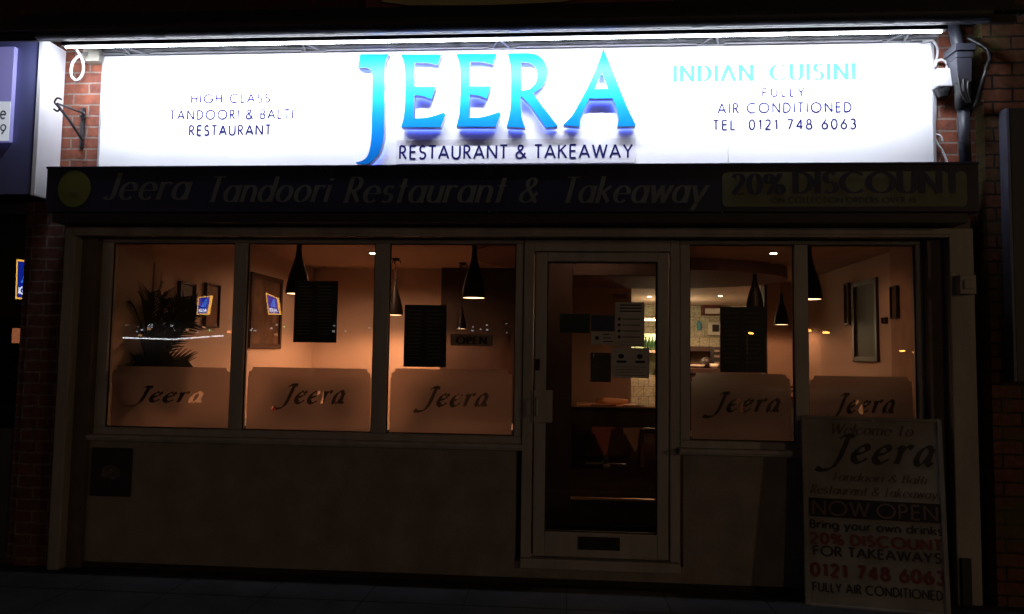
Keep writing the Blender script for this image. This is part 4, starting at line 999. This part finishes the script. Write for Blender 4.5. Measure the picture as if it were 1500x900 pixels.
# table and chairs seen through the door
ty_ = 4.15
xq = W(890, 590, ty_).x
td = make_table(xq, ty_ + .33, 'table with rolled cloth seen through the door glass', mat('amber_cloth', (.6, .33, .16), .8))
mb = MB(); mb.tube([(xq - .14, ty_ + .2, FZ + .80), (xq - .03, ty_ + .19, FZ + .806), (xq + .12, ty_ + .2, FZ + .80), (xq + .26, ty_ + .2, FZ + .80)], [.03, .042, .04, .028], 12)
tag(mb.build('rolled_cloth', mat('peach_cloth', (.75, .45, .25), .85), smooth=True), 'rolled peach cloth lying on table seen through the door', 'cloth')
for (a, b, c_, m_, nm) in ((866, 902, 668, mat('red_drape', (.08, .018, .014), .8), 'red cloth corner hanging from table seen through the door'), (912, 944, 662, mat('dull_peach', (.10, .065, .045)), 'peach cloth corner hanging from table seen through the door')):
    yq = ty_ - .06; x0 = W(a, 640, yq).x; x1 = W(b, 640, yq).x; zt = FZ + .775; zb_ = W(a, c_, yq).z; cl = MB(); xm_ = (x0 + x1) / 2
    cl.prism([(x0, zt), (x1, zt), (x1 + .01, zt - .2), (x1 - .02, zt - .3), (x1 - .05, zt - .27), (x1 - .07, zt - .38), (xm_ + .05, zb_ + .05), (xm_ + .02, zb_), (xm_ - .02, zb_ + .07), (x0 + .06, zt - .4), (x0 + .03, zt - .33), (x0 + .01, zt - .36)], yq - .004, yq)
    o = cl.build('hanging_cloth', m_); tag(o, nm, 'cloth')
make_chair('left dark chair beside the table seen through door glass', xq - .62, ty_ + .5, pi / 2)
make_chair('right dark chair beside the table seen through door glass', xq + .62, ty_ + .45, -pi / 2)
MB().box(wr - .3, wo, 5.37, 5.399, FZ, FZ + .62).build('dark_lower_panel', M_DWOOD, B)  # dark panel added to keep the wall below the table dark
# kitchen fittings (fourth window, far back)
ky = 10.19
def kbox(px0, py0, px1, py1, y, d, m, name, label, cat, extra=None):
    x0, x1, z0, z1 = RC(px0, py0, px1, py1, y); o = thing(name, label, cat, (x0, y, z0)); wd, h = x1 - x0, z1 - z0
    MB().box(0, wd, 0, d, 0, h).build('casing', m, o, bevel=.01)
    if extra: extra(o, wd, h)
    return o
kbox(1029, 443, 1056, 462, ky - .25, .2, mat('dark_red_unit', (.10, .02, .015), .5), 'air_heater', 'dark red framed unit high on the kitchen tiles', 'heater',
     lambda o, a, b: MB().box(a * .14, a, -.02, -.001, b * .12, b * .52).build('front_grille', mat('pale_unit', (.6, .55, .5), .5), o))
kbox(1021, 471, 1027, 484, ky - .04, .03, mat('blue_card', (.1, .35, .45), .6), 'wall_notice', 'small blue and white notice on kitchen tiles', 'notice')
kbox(1038, 472, 1056, 491, ky - .2, .18, mat('white_appliance', (.6, .58, .5), .4), 'microwave', 'small white microwave on the kitchen wall', 'microwave',
     lambda o, a, b: MB().box(a * .3, a * .85, -.01, -.001, b * .25, b * .8).build('door_window', M_BLACK, o))
x0, x1, z0, z1 = RC(1000, 508, 1100, 515, 9.6)
t = thing('kitchen_shelf', 'dark shelf below the pale kitchen tiles', 'shelf'); MB().box(x0 - .3, x1 + .1, 9.6, 10.19, z0, z1).build('shelf_board', M_DWOOD, t)
MB().box(x0 - .3, x1 + .1, 10.05, 10.19, FZ, z0 - .01).build('back_board', mat('brown_board', (.16, .10, .06), .6), t)
x0, x1, z0, z1 = RC(1000, 540, 1100, 548, 8.4)
t = thing('bar_counter', 'dark bar counter with cups in front of the kitchen', 'counter'); MB().box(x0 - .4, x1 + .2, 8.4, 8.9, z0, z1).build('counter_top', M_DWOOD, t, bevel=.01)
MB().box(x0 - .4, x1 + .2, 8.45, 8.85, FZ, z0 - .001).build('counter_front', M_DWOOD, t)
zt = z1
def vessel(px, y, prof, m, name, label, cat, z=zt):
    p = W(px, 530, y); o = MB().lathe(prof, (0, 0, 0), 14, cap=False).build(name, m, smooth=True, loc=(p.x, y, z + .001)); tag(o, label, cat)
M_WC = mat('white_ceramic', (.7, .66, .55), .3)
vessel(1020, 8.55, [(.0, 0), (.12, .01), (.16, .06), (.15, .06), (0, .02)], M_WC, 'serving_dish', 'wide pale dish on the bar counter', 'dish')
vessel(1034, 8.6, [(0, 0), (.09, 0), (.10, .12), (.08, .16), (.03, .2), (0, .2)], M_CHAIR, 'kettle', 'round dark kettle on the bar counter', 'kettle')
vessel(1046, 8.6, [(0, 0), (.10, 0), (.13, .08), (.12, .08), (0, .02)], M_WC, 'bowl', 'pale bowl right of the dark kettle', 'bowl')
M_STK = mat('grey_steel', (.3, .28, .25), .3, metal=.8)
kbox(1045, 508, 1056, 540, 8.5, .3, M_BLACK, 'coffee_machine', 'dark machine with pale knobs beside the black poster', 'machine',
     lambda o, a, b: [MB().box(a * .1, a * .8, -.02, -.001, b * f, b * (f + .1)).build('shelf_strip', M_STK, o) for f in (.2, .5, .75)])
# bottles seen at the right edge of the door glass
x0, x1, z0, z1 = RC(925, 513, 985, 517, 8.5)
t = thing('bottle_shelf', 'lit shelf holding green bottles behind the door', 'shelf'); MB().box(x0, x1, 8.5, 8.8, z0, z1).build('shelf_board', M_WC, t)
MB().box(x0, x1, 8.801, 8.85, z0 - .4, z1 + .3).build('back_panel', mat('mint_panel', (.35, .5, .35), .6), t)
for i in range(4):
    p = W(946 + i * 5, 514, 8.6)
    o = MB().lathe([(0, 0), (.035, 0), (.035, .14), (.013, .19), (.013, .24), (0, .24)], n=10, cap=False).build('bottle', mat('bottle_green', (.03, .09, .04), .2), smooth=True, loc=(p.x, 8.6, z1 + .001))
    tag(o, 'dark green bottle on the lit shelf behind the door', 'bottle', 'bottles on the shelf behind the door')
# red flowers by the window bar
p = W(1159, 562, .5)
t = thing('flower_vase', 'small vase of red flowers beside bar right of fourth window', 'vase', (p.x, .5, FZ))
mb = MB(); random.seed(5)
MB().lathe([(.05, 0), (.05, .9), (.02, 1.0), (.03, 1.05)], n=12).build('vase', M_WC, t)
for i in range(16):
    cx, cy, cz = random.uniform(-.03, .03), random.uniform(-.03, .03), 1.05 + random.uniform(0, .12)
    mb.lathe([(0, -.012), (.012, -.004), (.014, .006), (0, .012)], (cx, cy, cz), 6, cap=False)
mb.build('flowers', mat('red_petal', (.6, .04, .04), .6), t)

# ================================================================== ACROSS THE STREET (seen only as reflections)
GLY = .033
def mirror(px, py, D):   # real position, in front of the shop, of what pixel shows mirrored in the glass
    p = W(px, py, D); return Vector((p.x, 2 * GLY - p.y, p.z))
M_SB = mat('sign_blue', (.0, .02, .15), .5, emit=(.01, .03, .5), es=7); M_SO = mat('sign_orange', (.8, .4, .05), .5, emit=(1, .5, .08), es=12)
M_SLB = mat('sign_lightblue', (.1, .4, .8), .5, emit=(.08, .3, 1), es=11); M_SW = mat('sign_white', (.9, .9, .9), .5, emit=(1, 1, 1), es=12)
def totem(cs, D, label):
    P = [mirror(x, y, D) for x, y in cs]; y = P[0].y; t = thing('pole_sign', label, 'sign', (0, 0, 0), 0, 'lit lozenge signs across the street')
    poly = [(p.x, p.z) for p in P]; cx = sum(a for a, b in poly) / 4; cz = sum(b for a, b in poly) / 4
    bi = lambda u, v, k=0, dy=.0: tuple((lambda A_, B_: (A_[0] * (1 - v) + B_[0] * v, y + dy, A_[1] * (1 - v) + B_[1] * v))(
        (poly[3][0] * (1 - u) + poly[2][0] * u, poly[3][1] * (1 - u) + poly[2][1] * u), (poly[0][0] * (1 - u) + poly[1][0] * u, poly[0][1] * (1 - u) + poly[1][1] * u)))
    MB().prism([bi(a, b)[::2] for a, b in ((0, 0), (1, 0), (1, 1), (0, 1))], y - .3, y).build('border', M_SO, t)
    bd = MB().face([bi(a, b, 0, .02) for a, b in ((.09, .05), (.91, .05), (.91, .95), (.09, .95))]).build('sign_face', M_SB, t)
    mb = MB()
    for k in range(4): v = .42 + k * .11; mb.face([bi(a, b, 0, .04) for a, b in ((.72 - k * .0, v), (.28 + k * .09, v), (.32 + k * .09, v + .07), (.72, v + .07))])
    mb.build('emblem', M_SLB, bd)
    # real reading direction faces the shop (so it appears mirrored in the glass)
    mb = MB(); text_mb(mb, 'ALDI', lambda u, v, k: bi(1 - u, v, 0, .04 + .004 * k), .2, .8, .14, .17, wt=.22, gap=.2); mb.build('lettering', M_SW, bd)
    b_ = bi(.5, 0); MB().box(b_[0] - .12, b_[0] + .12, y - .25, y - .05, 0 - .03, b_[2]).build('pole', M_STEEL, t)
totem([(290, 436), (310, 433), (305, 461), (288, 461)], 60, 'lozenge supermarket sign reflected in the first window')
totem([(389, 429), (407, 437), (410.5, 461), (393, 461)], 60, 'lozenge supermarket sign reflected in the second window')
totem([(24, 380), (52, 382), (50, 441), (22, 438)], 45, 'larger lit supermarket sign reflected at the far left')
M_SOD = mat('sodium_lamp', (1, .6, .2), .5, emit=(1, .42, .08), es=45)
def street_lamp(px, py, D, label, e, r=.16):
    P = mirror(px, py, D); t = thing('street_lamp', label, 'street lamp', (P.x, P.y, GZ - .13), 0, 'orange street lamps across the street')
    h = P.z - GZ + .13
    MB().tube([(0, -1.2, 0), (0, -1.2, h * .9), (0, -.9, h + .05), (0, -.1, h + .12)], [.09, .06, .05, .04], 10).build('pole', M_STEEL, t, smooth=True)
    MB().lathe([(0, -.1), (r, -.06), (r * 1.1, .02), (0, .05)], (0, 0, h), 16, cap=False).build('lantern', M_SOD, t, smooth=True)
    if e: point('lantern_light', 0, .0, h - .25, e, (1, .66, .38), .05, t)
street_lamp(1183, 484, 40, 'orange street lamp reflected beside bar of right windows', 750, .2)
street_lamp(1210, 487, 42, 'orange street lamp reflected at left of last window', 0, .2)
street_lamp(1100, 488, 50, 'orange street lamp reflected on poster in fourth window', 0, .2)
street_lamp(1322, 514, 70, 'distant orange street lamp reflected at right of last window', 0, .22)
street_lamp(1341, 516, 70, 'furthest orange street lamp reflected beside right window edge', 0, .22)
street_lamp(1950, 330, 11, 'street lamp out of frame to the right', 330)
# store across the road; glowing tube added for a streak of car lights
st = thing('supermarket_building', 'low dark supermarket behind an added white light streak across the street', 'building')
a = mirror(180, 495, 44); b = mirror(327, 492, 44)
MB().box(-42, 0, -62, -a.y * -1 - .6, -.03, 5.2).build('wall', mat('store_wall', (.12, .11, .1), .8), st) if False else MB().box(-60, 2, a.y - 12, a.y - .6, -.03, a.z + 1.2).build('wall', mat('store_wall', (.08, .075, .07), .8), st)
mb = MB(); mb.tube([(a.x, a.y, a.z), ((a.x + b.x) / 2, a.y, a.z - .06), (b.x, b.y, b.z)], .045, 8)
mb.build('light_streak', mat('streak_white', (1, 1, 1), .5, emit=(.95, .97, 1), es=11), st)
mb = MB(); random.seed(21); M_W1 = mat('far_white_window', (1, 1, 1), .5, emit=(.9, .95, 1), es=4); M_W2 = mat('far_amber_window', (1, .6, .3), .5, emit=(1, .5, .25), es=4)
for k in range(34):
    px = random.choice((random.uniform(182, 262), random.uniform(182, 330), random.uniform(366, 412), random.uniform(470, 545), random.uniform(660, 745))); py = random.uniform(474, 488)
    P = mirror(px, py, 43.5); s = random.uniform(.03, .085); MB().box(P.x - s, P.x + s, P.y - .02, P.y, P.z - s * .6, P.z + s * .6).build('lit_window', M_W1, st)
mb = MB()
for k in range(8):
    P = mirror(random.uniform(182, 412), random.uniform(476, 492), 43.4); MB().box(P.x - .12, P.x + .12, P.y - .02, P.y, P.z - .07, P.z + .07).build('amber_window', M_W2, st)
P = mirror(28, 492, 14); 
tag(MB().box(P.x - .22, P.x + .22, P.y - .05, P.y, P.z - .2, P.z + .2).build('lit_poster_box', mat('orange_box', (1, .4, .2), .5, emit=(1, .32, .14), es=3.5)), 'small orange lit box reflected in the neighbouring shop window', 'light box')
for (px, py, c_, nm) in ((307, 484, (.1, 1, .3), 'first'), (417, 479, (.1, 1, .3), 'second')):
    P = mirror(px, py, 43); t = thing('traffic_light', 'traffic light glowing green reflected in the ' + nm + ' window', 'traffic light', (P.x, P.y, GZ - .13))
    h = P.z - GZ + .13
    MB().tube([(0, -.2, 0), (0, -.2, h - .3)], .06, 8).build('pole', M_BLACK, t)
    MB().box(-.15, .15, -.3, -.05, h - .3, h + .75).build('signal_head', M_BLACK, t)
    MB().lathe([(0, -.04), (.11, 0), (0, .04)], (0, .02, h), 12, cap=False).build('green_lens', mat('green_lens', (.1, 1, .3), .5, emit=(.1, 1, .35), es=14), t)
